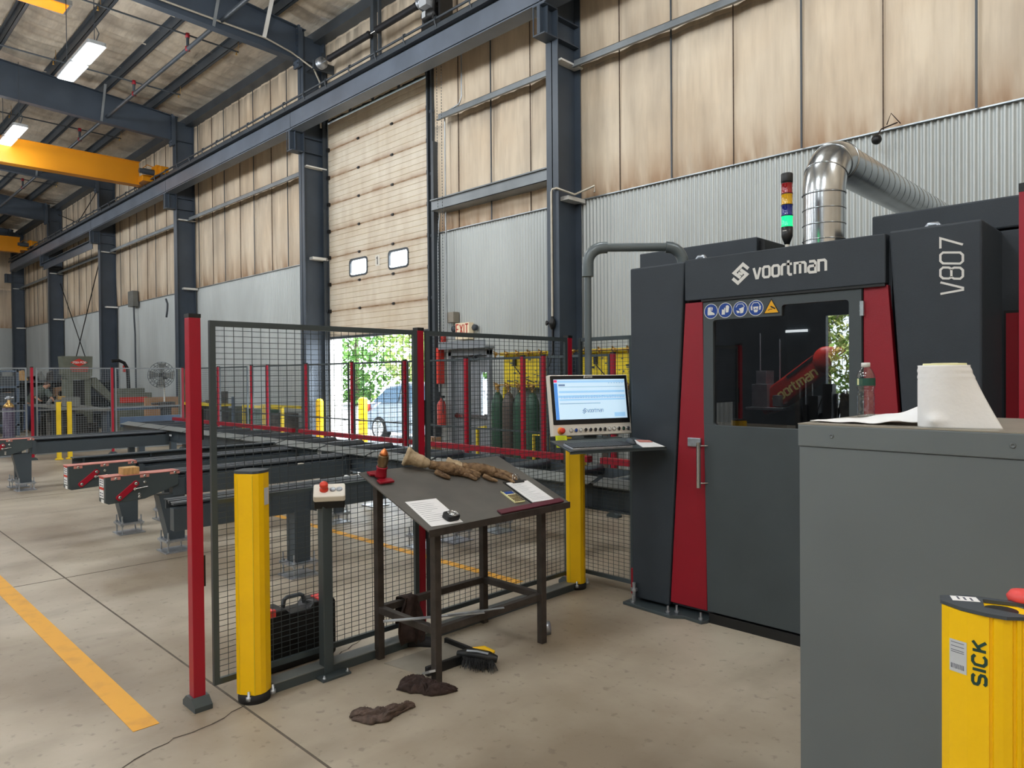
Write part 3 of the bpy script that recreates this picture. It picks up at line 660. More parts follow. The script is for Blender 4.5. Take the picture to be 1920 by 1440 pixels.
MB().box((-10.10, WY-.13, 2.38), (-9.72, WY-.02, 2.68)).build('body', 'exit_face', ex)
letters(MB(), 'EXIT', (-10.075, WY-.13, 2.47), (1,0,0), (0,0,1), (0,-1,0), .18, .33, wd=.85, depth=.003).build('lettering', 'exit_red', ex)
for x in (-10.2, -9.62): MB().lathe((x, WY-.08, 2.58), [(.02, -.06), (.055, -.04), (.06, .02), (.03, .03)], 14, (0,-1,0)).tube([(x, WY-.06, 2.58), (-9.91, WY-.06, 2.60)], .01, 6).build('lamp_head', 'steel_dark', ex)
meta(MB().box((-10.6, WY-.08, 2.28), (-10.50, WY-.01, 2.46)).lathe((-10.55, WY-.08, 2.36), [(.03, 0), (.03, .02), (.01, .03)], 10, (0,-1,0)).build('fire_alarm', 'exit_red', bevel=.006), 'small red fire alarm horn on the wall beside the exit sign', 'alarm')
meta(MB().box((-10.35, WY-.16, 2.70), (-10.12, WY-.01, 2.90)).build('junction_box', 'cabinet_top', bevel=.008), 'beige junction box above the exit sign', 'electrical box')
meta(MB().box((-10.60, 8.66, 1.55), (-10.53, 8.80, 2.24)).build('tall_sign', 'bright_red_sign'), 'narrow red and white upright sign beside the exit door', 'sign')
fe = thing('fire_extinguisher', 'red fire extinguisher hanging left of the exit door', 'fire extinguisher', (-10.45, 8.66, .7))
MB().lathe((-10.45, 8.66, .75), [(.08, 0), (.085, .02), (.085, .40), (.06, .47), (.025, .50), (.025, .54)], 16).build('cylinder', 'exit_red', fe)
MB().tube([(-10.45, 8.66, 1.30), (-10.36, 8.62, 1.25), (-10.34, 8.60, 1.0)], .012, 6).box((-10.48, 8.64, 1.28), (-10.38, 8.68, 1.33)).build('hose', 'black', fe)
bx = thing('cardboard_box', 'stack of brown cardboard by the exit door', 'box', (-10.5, 8.4, .0))
MB().box((-10.66, 8.38, .0), (-10.40, 8.6, .55)).build('carton', 'plywood', bx)

# ------------------------------------------------------------------ outdoors
gr = meta(MB().box((-60, 9.14, -.35), (25, 60, -.05)).build('parking_lot', 'asphalt'), 'sunlit parking lot ground outside the roll-up door', 'ground', kind='structure')
def car(cx, cy, face, body, label, scale=1.):
    c = thing('car', label, 'car', (cx, cy, -.05), 0 if face > 0 else math.pi)
    side = [(-2.25,.30),(-2.30,.62),(-2.22,.95),(-1.95,1.02),(-1.35,1.48),(-.5,1.60),(.45,1.57),(1.15,1.10),(1.95,.98),(2.25,.72),(2.28,.34),(1.75,.26),(-1.7,.26)]
    M = WM[c.name]
    def W(p): return M @ Vector(p)
    body_mb = MB(); n = len(side)
    ring = lambda y, k: [W((x*scale, y*(1 if z < 1.0 else k), z*scale)) for x, z in side]
    vs = ring(-.88, .80)+ring(.88, .80)
    body_mb.add(vs, [tuple(range(n)), tuple(range(2*n-1, n-1, -1))]+[(i, n+i, n+(i+1) % n, (i+1) % n) for i in range(n)])
    body_mb.build('body', body, c, bevel=.05)
    for s in (-1, 1):
        for poly in ([(-1.75,1.05),(-1.28,1.40),(-.62,1.50),(-.62,1.05)], [(-.52,1.05),(-.52,1.51),(.40,1.49),(.92,1.10),(.92,1.05)]):
            g = MB(); y0, y1 = s*.875, s*.73
            vs = [W((x*scale, (y0+(y1-y0)*(z-1.0)/.5), z*scale)) for x, z in poly]+[W((x*scale, (y0+(y1-y0)*(z-1.0)/.5)+s*.012, z*scale)) for x, z in poly]; q = len(poly)
            g.add(vs, [tuple(range(q)), tuple(range(q, 2*q))]+[(i, (i+1) % q, q+(i+1) % q, q+i) for i in range(q)]).build('side_window', 'car_pane' if False else 'car_glass', c)
        for wx in (-1.45, 1.42):
            t = MB().lathe(W((wx*scale, s*.80, .33)), [(.2, -.1), (.32, -.1), (.345, -.06), (.345, .06), (.32, .1), (.2, .1)], 24, M.to_3x3() @ Vector((0, 1, 0))).build('wheel', 'tyre', c)
            h = MB(); ctr = Vector((wx*scale, s*.91, .33))
            h.lathe(W(ctr), [(.05, -.02), (.05, .015)], 12, M.to_3x3() @ Vector((0, s, 0)))
            for k in range(7):
                a = 2*math.pi*k/7; h.bar(W(ctr), W(ctr+Vector((math.cos(a)*.21, 0, math.sin(a)*.21))), .045, .02)
            h.lathe(W(ctr), [(.2, -.02), (.235, -.02), (.235, .01), (.2, .01)], 24, M.to_3x3() @ Vector((0, s, 0)))
            h.build('rim', 'chrome', t)
        MB().box(W((-2.27*scale, s*.62, .80)), W((-2.05*scale, s*.89, .98))).build('tail_lamp', 'exit_red', c)
        MB().box(W((.55*scale, s*.90, 1.02)), W((.78*scale, s*1.02, 1.14))).build('mirror', body, c)
    return c
car(-14.75, 12.1, 1, 'car_silver', 'silver car parked just outside the open roll-up door')
car(-18.9, 17.5, 1, 'car_white', 'pale car parked farther back, left behind the silver car')
car(-23.9, 22.3, -1, 'car_silver', 'grey car parked farthest back below the trees')
def tree(cx, cy, h, rr, label, m='leaf', dens=420, seed=1):
    random.seed(seed); t = thing('tree', label, 'tree', (cx, cy, -.1), 0, 'trees beyond the parking lot')
    tb = MB().tube([(cx, cy, -.1), (cx+.1, cy, h*.35), (cx-.1, cy+.1, h*.7), (cx, cy, h*.95)], [.2, .15, .09, .03], 8)
    for k in range(7):
        a = k*2.4; z = h*(.25+.1*k); tb.tube([(cx, cy, z), (cx+math.cos(a)*rr*.5, cy+math.sin(a)*rr*.5, z+h*.12), (cx+math.cos(a)*rr*.85, cy+math.sin(a)*rr*.85, z+h*.2)], [.06, .04, .015], 5)
    tb.build('trunk', 'bark', t)
    cr = MB()
    for k in range(dens):
        a = random.uniform(0, 6.283); u = random.random()**.5; z = random.uniform(.05, 1); rad = rr*u*math.sin(math.pi*min(.95, z*.8+.12))
        p = Vector((cx+math.cos(a)*rad, cy+math.sin(a)*rad, h*z)); s_ = random.uniform(.10, .26)
        for q in range(5):
            e = Vector((random.uniform(-1,1), random.uniform(-1,1), random.uniform(-1,1))).normalized(); f = e.cross(Vector((random.uniform(-1,1), .3, 1))).normalized()
            o = p+Vector((random.uniform(-.35,.35), random.uniform(-.35,.35), random.uniform(-.3,.3)))
            cr.add([o-e*s_, o+f*s_*.5, o+e*s_, o-f*s_*.5], [(0,1,2,3)])
    cr.build('crown', m, t)
where = ['leftmost, at the left edge of the door opening', 'tall pale green, left of centre of the opening', 'in the middle of the opening', 'darker, right of centre of the opening', 'rightmost in the opening', 'farther right, glimpsed through the side door pane']
for i, (x, y, h, r_, m) in enumerate(((-37, 24, 7, 2.4, 'leaf_dark'), (-32.5, 25.5, 7.4, 2.4, 'leaf'), (-28.0, 25, 7, 2.4, 'leaf_dark'), (-23.5, 25.5, 7.4, 2.4, 'leaf'), (-19, 25, 7, 2.3, 'leaf'), (-14.5, 25.5, 7, 2.3, 'leaf_dark'))):
    tree(x, y, h, r_, 'leafy spring tree beyond the parking lot, '+where[i], m, 620, i+3)
for i, (x, y) in enumerate(((-11.5, -31), (-7.5, -33), (-3.6, -31), (-15.5, -32), (-19.4, -31))):
    tree(x, y, 9, 3.2, 'leafy tree outside the opposite doorway, '+['second from right', 'middle', 'farthest right', 'second from left', 'leftmost'][i]+' of five reflected in the machine window', 'leaf', 800, i+20)
meta(MB().box((-40, -60, -.35), (10, -14.32, -.05)).build('yard', 'asphalt'), 'yard outside the opposite doorway', 'ground', kind='structure')
def bollard(x, y, r, h, label):
    m = MB().lathe((x, y, 0), [(r, 0), (r, h-.05), (r*.8, h-.015), (r*.4, h)], 20)
    meta(m.build('bollard', 'yellow'), label, 'bollard', 'bollards by the roll-up door')
bollard(-14.62, 8.5, .085, 1.2, 'yellow steel bollard inside the left jamb of the roll-up door')
bollard(-14.75, 9.75, .11, 1.2, 'sunlit yellow bollard just outside the roll-up door')

# ------------------------------------------------------------------ machine guard fences
def fence_panel(label, x0, y0, x1, y1, z0=.09, z1=2.0, wire='wire_grey', mid=(), dz=.03, dx=.0506, wt=.0026, group='guard fence panels', frame='fence_grey'):
    """one framed wire panel standing between two floor points"""
    a, b = Vector((x0, y0, 0)), Vector((x1, y1, 0)); L = (b-a).length; d = (b-a).normalized(); n = Vector((-d.y, d.x, 0))
    p = thing('wire_fence', label, 'fence', (x0, y0, 0), 0, group)
    def pt(u, z, o=0): return a+d*u+n*o+Vector((0, 0, z))
    m = MB(); fw = .03
    for u in (fw/2, L-fw/2): m.bar(pt(u, z0), pt(u, z1), .022, fw)
    for z in (z0+fw/2, z1-fw/2): m.bar(pt(fw, z), pt(L-fw, z), .022, fw)
    m.build('frame', frame, p)
    if mid:
        m = MB()
        for z in mid: m.bar(pt(fw, z), pt(L-fw, z), .014, .022)
        m.build('mid_rail', frame, p)
    m = MB(); k = int((L-2*fw)/dx); q = int((z1-z0-2*fw)/dz)
    for i in range(1, k+1): m.bar(pt(fw+dx*i, z0+fw), pt(fw+dx*i, z1-fw), wt, wt)
    for j in range(1, q+1): m.bar(pt(fw*.7, z0+fw+dz*j, wt), pt(L-fw*.7, z0+fw+dz*j, wt), wt, wt, up=(0,0,1))
    m.build('wire_mesh', wire, p); return p
def fence_post(label, x, y, h=2.02, s=.05, group='red guard fence posts', red='post_red'):
    p = thing('fence_post', label, 'fence post', (x, y, 0), 0, group)
    MB().box((x-s/2, y-s/2, .02), (x+s/2, y+s/2, h-.02)).build('tube', red, p, bevel=.003)
    MB().box((x-s/2-.001, y-s/2-.001, h-.02), (x+s/2+.001, y+s/2+.001, h)).build('cap', 'black', p)
    MB().prism([(-.08, 0), (.08, 0), (.08, .025), (.035, .06), (-.035, .06), (-.08, .025)], (x, y-.045, 0), (1,0,0), (0,0,1), (0,1,0), .09).build('foot', 'fence_grey', p)
    m = MB()
    for z in (.62, 1.38): m.box((x-.02, y+s/2, z), (x+.02, y+s/2+.012, z+.16))
    m.build('bracket', 'black', p); return p
FX = -3.75
fence_post('near red fence post at the left end of the fence, beside the yellow column', FX, 1.455, 2.03, .06)
fence_post('red fence post behind the slanted steel desk', FX, 2.915)
fence_post('red fence post at the corner behind the monitor', FX, 4.44)
fence_panel('near wire mesh panel with mid rail, behind the left yellow column', FX+.02, 1.53, FX+.02, 2.88, mid=(1.05,))
fence_panel('wire mesh panel behind the slanted desk and work glove', FX+.02, 2.955, FX+.02, 4.40)
fence_panel('short wire mesh panel between the corner post and the machine', -3.70, 4.52, -3.17, 4.52)
# ground cable tray along the fence
ct = thing('cable_tray', 'long grey metal floor channel along the foot of the near fence', 'cable tray', (-3.66, 3, 0))
MB().box((-3.69, 1.80, 0), (-3.60, 4.35, .05)).build('channel', 'fence_grey', ct)
MB().box((-3.695, 1.80, .05), (-3.595, 4.35, .056)).build('lid', 'conveyor_light', ct)
# yellow sensor columns (light curtain mirrors)
def sensor_column(name, label, x, y, rz, h=1.21, wid=.15, dep=.13, cut=0., group='yellow sensor columns'):
    c = thing(name, label, 'sensor column', (x, y, 0), rz, group); M = WM[c.name]
    def prof(k=1.):
        P = [(-wid/2, -dep*.25), (-wid/2+.006, -dep*.42), (-wid*.30, -dep*.5), (wid*.26, -dep*.5), (wid*.42, -dep*.34), (wid/2, -dep*.12), (wid/2, dep*.30), (wid*.36, dep*.5), (-wid*.36, dep*.5), (-wid/2, dep*.30)]
        return [(a*k, b*k) for a, b in P]
    m = MB(); P = prof(); n = len(P); topz = [h + cut*b/dep for a, b in P]
    vs = [M @ Vector((a, b, .045)) for a, b in P]+[M @ Vector((a, b, z)) for (a, b), z in zip(P, topz)]
    m.add(vs, [tuple(range(n))[::-1], tuple(range(n, 2*n))]+[(i, (i+1) % n, n+(i+1) % n, n+i) for i in range(n)])
    m.build('housing', 'yellow', c, bevel=.002)
    m = MB()
    for q in (-wid*.30, wid*.26): m.add([M @ Vector(v) for v in ((q-.002, -dep*.5-.002, .05), (q+.002, -dep*.5-.002, .05), (q+.002, -dep*.5-.002, h-.01), (q-.002, -dep*.5-.002, h-.01), (q-.002, -dep*.49, .05), (q+.002, -dep*.49, .05), (q+.002, -dep*.49, h-.01), (q-.002, -dep*.49, h-.01))],
            [(0,1,2,3), (4,7,6,5), (0,4,5,1), (3,2,6,7), (0,3,7,4), (1,5,6,2)])
    m.build('groove', 'steel_dark' if False else 'yellow_old', c)
    m = MB().lathe(M @ Vector((0, 0, 0)), [(wid*.54, 0), (wid*.55, .028), (wid*.5, .045), (wid*.4, .046)], 28)
    m.build('base', 'black_rubber', c)
    for a in (-1.45, .35): MB().lathe(M @ Vector((math.cos(a)*wid*.5*(.95 if a < 0 else 1.25), math.sin(a)*wid*.5*(.95 if a < 0 else 1.25), .02)), [(.016, 0), (.016, .02), (.008, .022), (.008, .045), (.004, .048)], 8).build('anchor_bolt', 'zinc', c)
    vs = [M @ Vector((a*1.02, b*1.02, z+.001)) for (a, b), z in zip(P, topz)]+[M @ Vector((a*1.02, b*1.02, z+.014)) for (a, b), z in zip(P, topz)]
    MB().add(vs, [tuple(range(n))[::-1], tuple(range(n, 2*n))]+[(i, (i+1) % n, n+(i+1) % n, n+i) for i in range(n)]).build('cap', 'steel_dark', c)
    return c
sc1 = sensor_column('sensor_column', 'yellow sensor column standing beside the near red fence post', -3.62, 1.70, math.radians(35), h=1.20, cut=0)
M = WM[sc1.name]; m = MB()
m.add([M @ Vector(v) for v in ((.0765, -.012, 1.03), (.0765, .03, 1.03), (.0765, .03, 1.12), (.0765, -.012, 1.12), (.078, -.012, 1.03), (.078, .03, 1.03), (.078, .03, 1.12), (.078, -.012, 1.12))], [(0,3,2,1), (4,5,6,7), (0,1,5,4), (1,2,6,5), (2,3,7,6), (3,0,4,7)])
m.build('rating_label', 'label_grey', sc1)
sensor_column('sensor_column', 'yellow sensor column standing below the monitor and keyboard shelf', -3.64, 4.42-.03, math.radians(38))
# emergency stop pedestal
es = thing('button_pedestal', 'grey floor pedestal with cream button box and red emergency stop, by the desk', 'button box', (-3.60, 2.16, 0))
MB().box((-3.62-.03, 2.13-.03, .012), (-3.62+.03, 2.13+.03, .97)).build('post', 'fence_grey', es, bevel=.004)
MB().box((-3.70, 2.05, 0), (-3.52, 2.23, .012)).build('base_plate', 'fence_grey', es)
for a, b in ((-3.685, 2.065), (-3.535, 2.065), (-3.535, 2.215)): MB().lathe((a, b, .012), [(.011, 0), (.011, .008), (.006, .009), (.006, .02)], 8).build('bolt', 'zinc', es)
def tilted(o, ang, rz):           # local frame for the box: u along width, v up the slope, n out of the face
    R = Matrix.Rotation(rz, 3, 'Z'); u = R @ Vector((1,0,0)); v = R @ Vector((0, math.cos(ang), math.sin(ang))); n = u.cross(v); return Vector(o), u, v, n
o, u, v, n = tilted((-3.60, 2.15, 1.02), math.radians(30), math.radians(58))
MB().prism(rrect(-.085, -.055, .085, .055, .008, 3), o-n*.045, u, v, n, .05).build('box_base', 'black', es, bevel=.003)
MB().prism(rrect(-.088, -.058, .088, .058, .012, 3), o+n*.005, u, v, n, .04).build('box_cover', 'offwhite', es, bevel=.008)
MB().lathe(o+n*.045-u*.03, [(.024, 0), (.024, .012), (.017, .014), (.017, .026), (.024, .030), (.023, .045), (.016, .052)], 20, n).build('emergency_stop', 'orange_red', es)
for q in (.018, .055): MB().lathe(o+n*.045+u*q, [(.017, 0), (.017, .007), (.013, .010), (.012, .005)], 16, n).build('push_button', 'zinc', es)
# tool case standing behind the fence
tc = thing('tool_case', 'black plastic tool case with pink latches standing behind the near fence', 'tool case', (-3.93, 2.1, 0))
MB().prism([(1.83, .02), (1.85, 0), (2.31, 0), (2.33, .02), (2.33, .335), (2.31, .355), (2.18, .355), (2.15, .32), (2.03, .32), (2.00, .355), (1.85, .355), (1.83, .335)], (-4.0, 0, 0), (0,1,0), (0,0,1), (1,0,0), .16, False).build('shell', 'black', tc, bevel=.012)
MB().box((-3.84, 1.87, .06), (-3.835, 2.29, .10)).box((-3.84, 1.87, .16), (-3.835, 2.29, .20)).box((-3.84, 1.87, .26), (-3.835, 2.29, .28)).build('rib', 'black', tc)
MB().tube([(-3.92, 2.02, .34), (-3.92, 2.03, .385), (-3.92, 2.05, .395), (-3.92, 2.13, .395), (-3.92, 2.15, .385), (-3.92, 2.16, .34)], .013, 8).build('handle', 'steel_dark', tc)
for y in (1.90, 2.25): MB().box((-3.86, y-.035, .325), (-3.835, y+.035, .365)).box((-3.95, y-.03, .355), (-3.85, y+.03, .362)).build('latch', 'pink_red', tc)

# ------------------------------------------------------------------ slanted steel desk
dk = thing('slanted_desk', 'slanted grey steel writing desk on square tube legs', 'desk', (-3.3, 2.9, 0))
LX0, LX1, LY0, LY1 = -3.585, -3.045, 2.47, 3.33
zt = lambda x: .885 + (-3.0-x)*(.235/.62)
for x, y in ((LX0, LY0), (LX1, LY0), (LX1, LY1), (LX0, LY1)): MB().box((x-.022, y-.022, 0), (x+.022, y+.022, zt(x)-.03)).build('leg', 'desk_leg', dk, bevel=.003)
for a, b in (((LX0, LY0), (LX1, LY0)), ((LX1, LY0), (LX1, LY1)), ((LX1, LY1), (LX0, LY1)), ((LX0, LY1), (LX0, LY0))):
    MB().bar((*a, .30), (*b, .30), .04, .04).build('stretcher', 'desk_leg', dk, bevel=.002)
TY0, TY1 = 2.37, 3.53
m = MB(); xs = (-2.975, -3.64)
m.add([(xs[0], TY0, zt(xs[0])), (xs[0], TY1, zt(xs[0])), (xs[1], TY1, zt(xs[1])), (xs[1], TY0, zt(xs[1])), (xs[0], TY0, zt(xs[0])-.008), (xs[0], TY1, zt(xs[0])-.008), (xs[1], TY1, zt(xs[1])-.008), (xs[1], TY0, zt(xs[1])-.008)],
      [(0,1,2,3), (4,7,6,5), (0,4,5,1), (1,5,6,2), (2,6,7,3), (3,7,4,0)])
m.build('top', 'desk_steel', dk)
MB().box((xs[0]-.001, TY0, zt(xs[0])-.035), (xs[0]+.004, TY1, zt(xs[0])+.004)).build('front_lip', 'desk_leg', dk)
SL = Vector((-.62, 0, .235)).normalized(); SN = Vector((.235, 0, .62)).normalized()   # up the slope, out of the top
def dp(x, y, h=0): return Vector((x, y, zt(x))) + SN*h
# things on the desk
Y = Vector((0, 1, 0))
def sheet(name, label, cat, cx, cy, wd, ln, rot, m, th=.0012, h=.0008, bev=0, group=None, parent=None):
    a = math.radians(rot); U = (Y*math.cos(a)+SL*math.sin(a)); V = (SL*math.cos(a)-Y*math.sin(a))
    mb = MB().prism([(-wd/2, -ln/2), (wd/2, -ln/2), (wd/2, ln/2), (-wd/2, ln/2)], dp(cx, cy, h), U, V, SN, th)
    o = mb.build(name, m, parent, bevel=bev)
    if parent is None: meta(o, label, cat, group)
    return o, U, V
root = thing('paper_sheet', 'white sheet of notes lying at the lower left corner of the desk', 'paper', dp(-3.12, 2.52))
_, U, V = sheet('page', '', '', -3.13, 2.53, .215, .28, -4, 'paper', parent=root)
m = MB()
for k in range(11): m.prism([(-.09, .11-.02*k), (-.09+.14*random.uniform(.4, 1.2), .11-.02*k), (-.09+.14*random.uniform(.4, 1), .112-.02*k), (-.09, .112-.02*k)], dp(-3.13, 2.53, .0021), U, V, SN, .0002)
m.build('handwriting', 'ink', root)
tp = thing('tape_measure', 'tape measure in a clear and black case on the sheet of notes', 'tape measure', dp(-3.04, 2.59))
m = MB(); m.prism(rrect(-.045, -.035, .045, .035, .02), dp(-3.045, 2.58, .002), Y, SL, SN, .03).build('case', 'black', tp, bevel=.004)
MB().lathe(dp(-3.045, 2.59, .032), [(.032, 0), (.032, .003), (.026, .004), (.026, .001), (.012, .001), (.012, .004), (.006, .004)], 22, SN).build('ring', 'chrome', tp)
cb = thing('clipboard', 'clipboard with a white form near the right edge of the desk', 'clipboard', dp(-3.15, 3.32))
_, U, V = sheet('board', '', '', -3.165, 3.34, .20, .29, -3, 'black', .005, .001, parent=cb)
sheet('form', '', '', -3.155, 3.343, .19, .265, -3, 'paper', .004, .0065, parent=cb)
m = MB()
for k in range(14): m.prism([(-.08, .10-.016*k), (-.08+.15*random.uniform(.3, 1.05), .10-.016*k), (-.08+.15*random.uniform(.3, 1), .1015-.016*k), (-.08, .1015-.016*k)], dp(-3.155, 3.343, .0108), U, V, SN, .0002)
m.build('form_lines', 'ink', cb)
e = dp(-3.155, 3.343, .01) + V*.135
MB().prism([(-.05, -.02), (.05, -.02), (.04, .02), (-.04, .02)], e, U, V, SN, .008).build('clip', 'black', cb)
MB().tube([e-U*.035+V*.01+SN*.01, e-U*.02+SN*.035+V*.03, e+U*.02+SN*.035+V*.03, e+U*.035+V*.01+SN*.01], .003, 6).tube([e-U*.015+V*.01+SN*.01, e+SN*.045+V*.03, e+U*.015+V*.01+SN*.01], .002, 6).build('clip_spring', 'chrome', cb)
cl = thing('calculator', 'grey calculator lying against the clipboard on the desk', 'calculator', dp(-3.13, 3.18))
_, U, V = sheet('body', '', '', -3.135, 3.165, .085, .15, -4, 'label_cream', .010, .001, .002, parent=cl)
c0 = dp(-3.135, 3.165, .0112)
MB().prism([(-.035, .025), (.035, .025), (.035, .055), (-.035, .055)], c0, U, V, SN, .001).build('display', 'sign_blue', cl)
MB().prism([(-.04, .058), (.04, .058), (.04, .072), (-.04, .072)], c0, U, V, SN, .001).build('bezel', 'steel_dark', cl)
m = MB()
for i in range(5):
    for j in range(5): m.prism(rrect(-.036+.0155*i, -.068+.017*j, -.025+.0155*i, -.057+.017*j, .002, 2), c0, U, V, SN, .003)
m.build('keys', 'bronze', cl)
meta(MB().prism([(-.28, -.022), (.28, -.022), (.28, .022), (-.28, .022)], dp(-3.005, 3.20, .004), Y, SL, SN, .009).build('maroon_bar', 'maroon', bevel=.002), 'flat maroon bar lying along the low edge of the desk', 'bar')
cg = thing('cutting_torch_head', 'copper tipped plasma torch head on a red stand at the high corner of the desk', 'torch', dp(-3.55, 2.46))
b0 = dp(-3.54, 2.455, .008)
MB().prism([(-.05, -.075), (.05, -.075), (.05, -.035), (.025, -.03), (.025, .03), (.05, .035), (.05, .075), (-.05, .075), (-.05, .035), (-.025, .03), (-.025, -.03), (-.05, -.035)], b0, Y, SL, SN, .012).build('stand_plate', 'machine_red', cg, bevel=.002)
m = MB()
for k in (-.05, .05): m.lathe(b0+SL*k-SN*.008, [(.014, 0), (.014, .008)], 8, SN)
m.build('foot', 'zinc', cg)
tv = (SN*.93 + Vector((0,0,1))*.4).normalized()
MB().lathe(b0+SN*.01, [(.034, 0), (.034, .01), (.030, .05), (.034, .055), (.034, .062)], 22, tv).build('socket', 'machine_red', cg)
MB().lathe(b0+SN*.01+tv*.06, [(.028, 0), (.031, .008), (.027, .012), (.032, .03), (.032, .06), (.030, .072), (.028, .074)], 22, tv).build('torch_body', 'bronze', cg)
MB().lathe(b0+SN*.01+tv*.134, [(.026, 0), (.024, .012), (.014, .030), (.007, .038), (.004, .040)], 20, tv).build('nozzle', 'copper', cg)
# welding gloves
from mathutils import noise as mn
def glove(label, pts, rad, fingers, cuff, name='work_glove', group='leather work gloves'):
    g = thing(name, label, 'glove', pts[0], 0, group)
    def skinned(nm, chain, rads, mt):
        C_ = [Vector(c) for c in chain]; P_ = []; Q_ = []; n_ = 7 if nm != 'finger' else 5; rr_ = random.Random(nm+str(tuple(C_[0])))
        for i in range(len(C_)-1):
            for k in range(n_): t = k/n_; P_.append(C_[i].lerp(C_[i+1], t)); Q_.append((rads[i]*(1-t)+rads[i+1]*t)*rr_.uniform(.88, 1.1))
        P_.append(C_[-1]); Q_.append(rads[-1]); P_.append(C_[-1]+(C_[-1]-C_[-2]).normalized()*rads[-1]*.6); Q_.append(rads[-1]*.5)
        m = MB().tube(P_, Q_, 12); m.v = [tuple(Vector(v)+Vector((mn.noise(Vector(v)*38), mn.noise(Vector(v)*38+Vector((9,0,0))), mn.noise(Vector(v)*38+Vector((0,9,0)))))*(.007 if nm != 'finger' else .0025)) for v in m.v]
        o = m.build(nm, mt, g, sub=1); return o
    skinned('hand', pts, rad, 'leather')
    for ch, r in fingers: skinned('finger', ch, r, 'leather')
    skinned('cuff', cuff[0], cuff[1], 'leather_cuff')
    return g
def dl(x, y, h): return dp(x, y, h)
glove('brown leather work glove on the desk with its fingers towards the clipboard',
      [dl(-3.50, 3.05, .035), dl(-3.47, 3.12, .035), dl(-3.44, 3.19, .034), dl(-3.40, 3.25, .028)], [.030, .036, .043, .036],
      [([dl(-3.385, 3.24, .022), dl(-3.33, 3.29, .020), dl(-3.27, 3.31, .016)], [.016, .015, .011]), ([dl(-3.405, 3.26, .028), dl(-3.345, 3.325, .025), dl(-3.29, 3.355, .016)], [.016, .015, .011]),
       ([dl(-3.43, 3.265, .03), dl(-3.37, 3.34, .026), dl(-3.315, 3.375, .016)], [.016, .015, .011]), ([dl(-3.45, 3.255, .025), dl(-3.40, 3.34, .022), dl(-3.355, 3.39, .014)], [.015, .013, .010]),
       ([dl(-3.39, 3.15, .02), dl(-3.34, 3.17, .018), dl(-3.32, 3.20, .014)], [.016, .015, .011])],
      ([dl(-3.555, 2.97, .04), dl(-3.53, 3.01, .038), dl(-3.50, 3.05, .036)], [.046, .038, .031]))
glove('brown leather work glove with a pale flared cuff at the high edge of the desk',
      [dl(-3.565, 2.84, .042), dl(-3.53, 2.91, .04), dl(-3.49, 2.97, .034), dl(-3.455, 3.02, .028)], [.030, .036, .042, .034],
      [([dl(-3.45, 3.01, .02), dl(-3.41, 3.05, .018), dl(-3.37, 3.07, .014)], [.016, .015, .011]), ([dl(-3.45, 3.03, .03), dl(-3.42, 3.08, .028), dl(-3.385, 3.11, .016)], [.016, .014, .011]),
       ([dl(-3.47, 3.04, .03), dl(-3.445, 3.10, .03), dl(-3.41, 3.14, .018)], [.015, .014, .011]), ([dl(-3.50, 3.03, .03), dl(-3.48, 3.09, .03), dl(-3.45, 3.13, .02)], [.014, .013, .010]),
       ([dl(-3.51, 2.85, .02), dl(-3.46, 2.87, .018), dl(-3.43, 2.895, .014)], [.018, .017, .012])],
      ([dl(-3.66, 2.71, .07), dl(-3.62, 2.76, .06), dl(-3.575, 2.83, .045)], [.066, .050, .031]))
# rag hanging on the stretcher, flat bars across the stretchers
def cloth(name, label, cat, fn, m, nu=26, nv=18, th=.004, group=None):
    o = MB().grid(fn, nu, nv).build(name, m, solid=th); return meta(o, label, cat, group)
def hang(u, v):
    yy = 2.62+.13*u; s = v*.52
    if s < .17: x = LX0-.03-.004; z = .16+s
    elif s < .23: x = LX0-.03+(s-.17); z = .33
    else: x = LX0+.03; z = .33-(s-.23)
    return (x+.02*math.sin(u*9+v*5)*(1 if s > .25 else .2)+(.012 if s > .23 else -.012), yy+.03*math.sin(v*6+u*3)*(s > .2), max(z+.02*math.sin(u*7)*(s > .4), .012))
cloth('hanging_rag', 'dark brown rag hanging over the rear stretcher of the desk', 'rag', hang, 'rag_dark')
m = MB().bar((-3.30, 2.30, .335), (-2.99, 2.78, .34), .028, .006).bar((-3.10, 2.60, .345), (-2.95, 2.90, .347), .018, .004)
meta(m.build('metal_strip', 'zinc'), 'thin bright metal strips resting across the low stretchers of the desk', 'metal strip')
# dustpan and brush, rags, roll on the floor
dpn = thing('dustpan', 'grey plastic dustpan lying on the floor under the desk', 'dustpan', (-3.33, 2.62, 0))
MB().add([(-3.50, 2.44, .004), (-3.16, 2.50, .004), (-3.18, 2.86, .035), (-3.42, 2.86, .035), (-3.50, 2.44, .0), (-3.16, 2.50, .0), (-3.18, 2.86, .0), (-3.42, 2.86, .0)], [(0,1,2,3), (4,7,6,5), (0,4,5,1), (1,5,6,2), (2,6,7,3), (3,7,4,0)]).build('pan', 'cabinet_top', dpn, bevel=.004)
MB().prism([(-3.19, 2.50), (-3.16, 2.50), (-3.15, 2.87), (-3.18, 2.87)], (0, 0, 0), (1,0,0), (0,1,0), (0,0,1), .055).prism([(-3.44, 2.85), (-3.16, 2.85), (-3.16, 2.875), (-3.44, 2.875)], (0, 0, 0), (1,0,0), (0,1,0), (0,0,1), .06).build('rim', 'black', dpn, bevel=.006)
MB().bar((-3.16, 2.48, .03), (-3.02, 2.42, .10), .035, .012).build('handle', 'zinc', dpn)
br = thing('hand_brush', 'hand brush with black bristles and yellow back by the dustpan', 'brush', (-3.06, 2.80, 0))
m = MB(); random.seed(5)
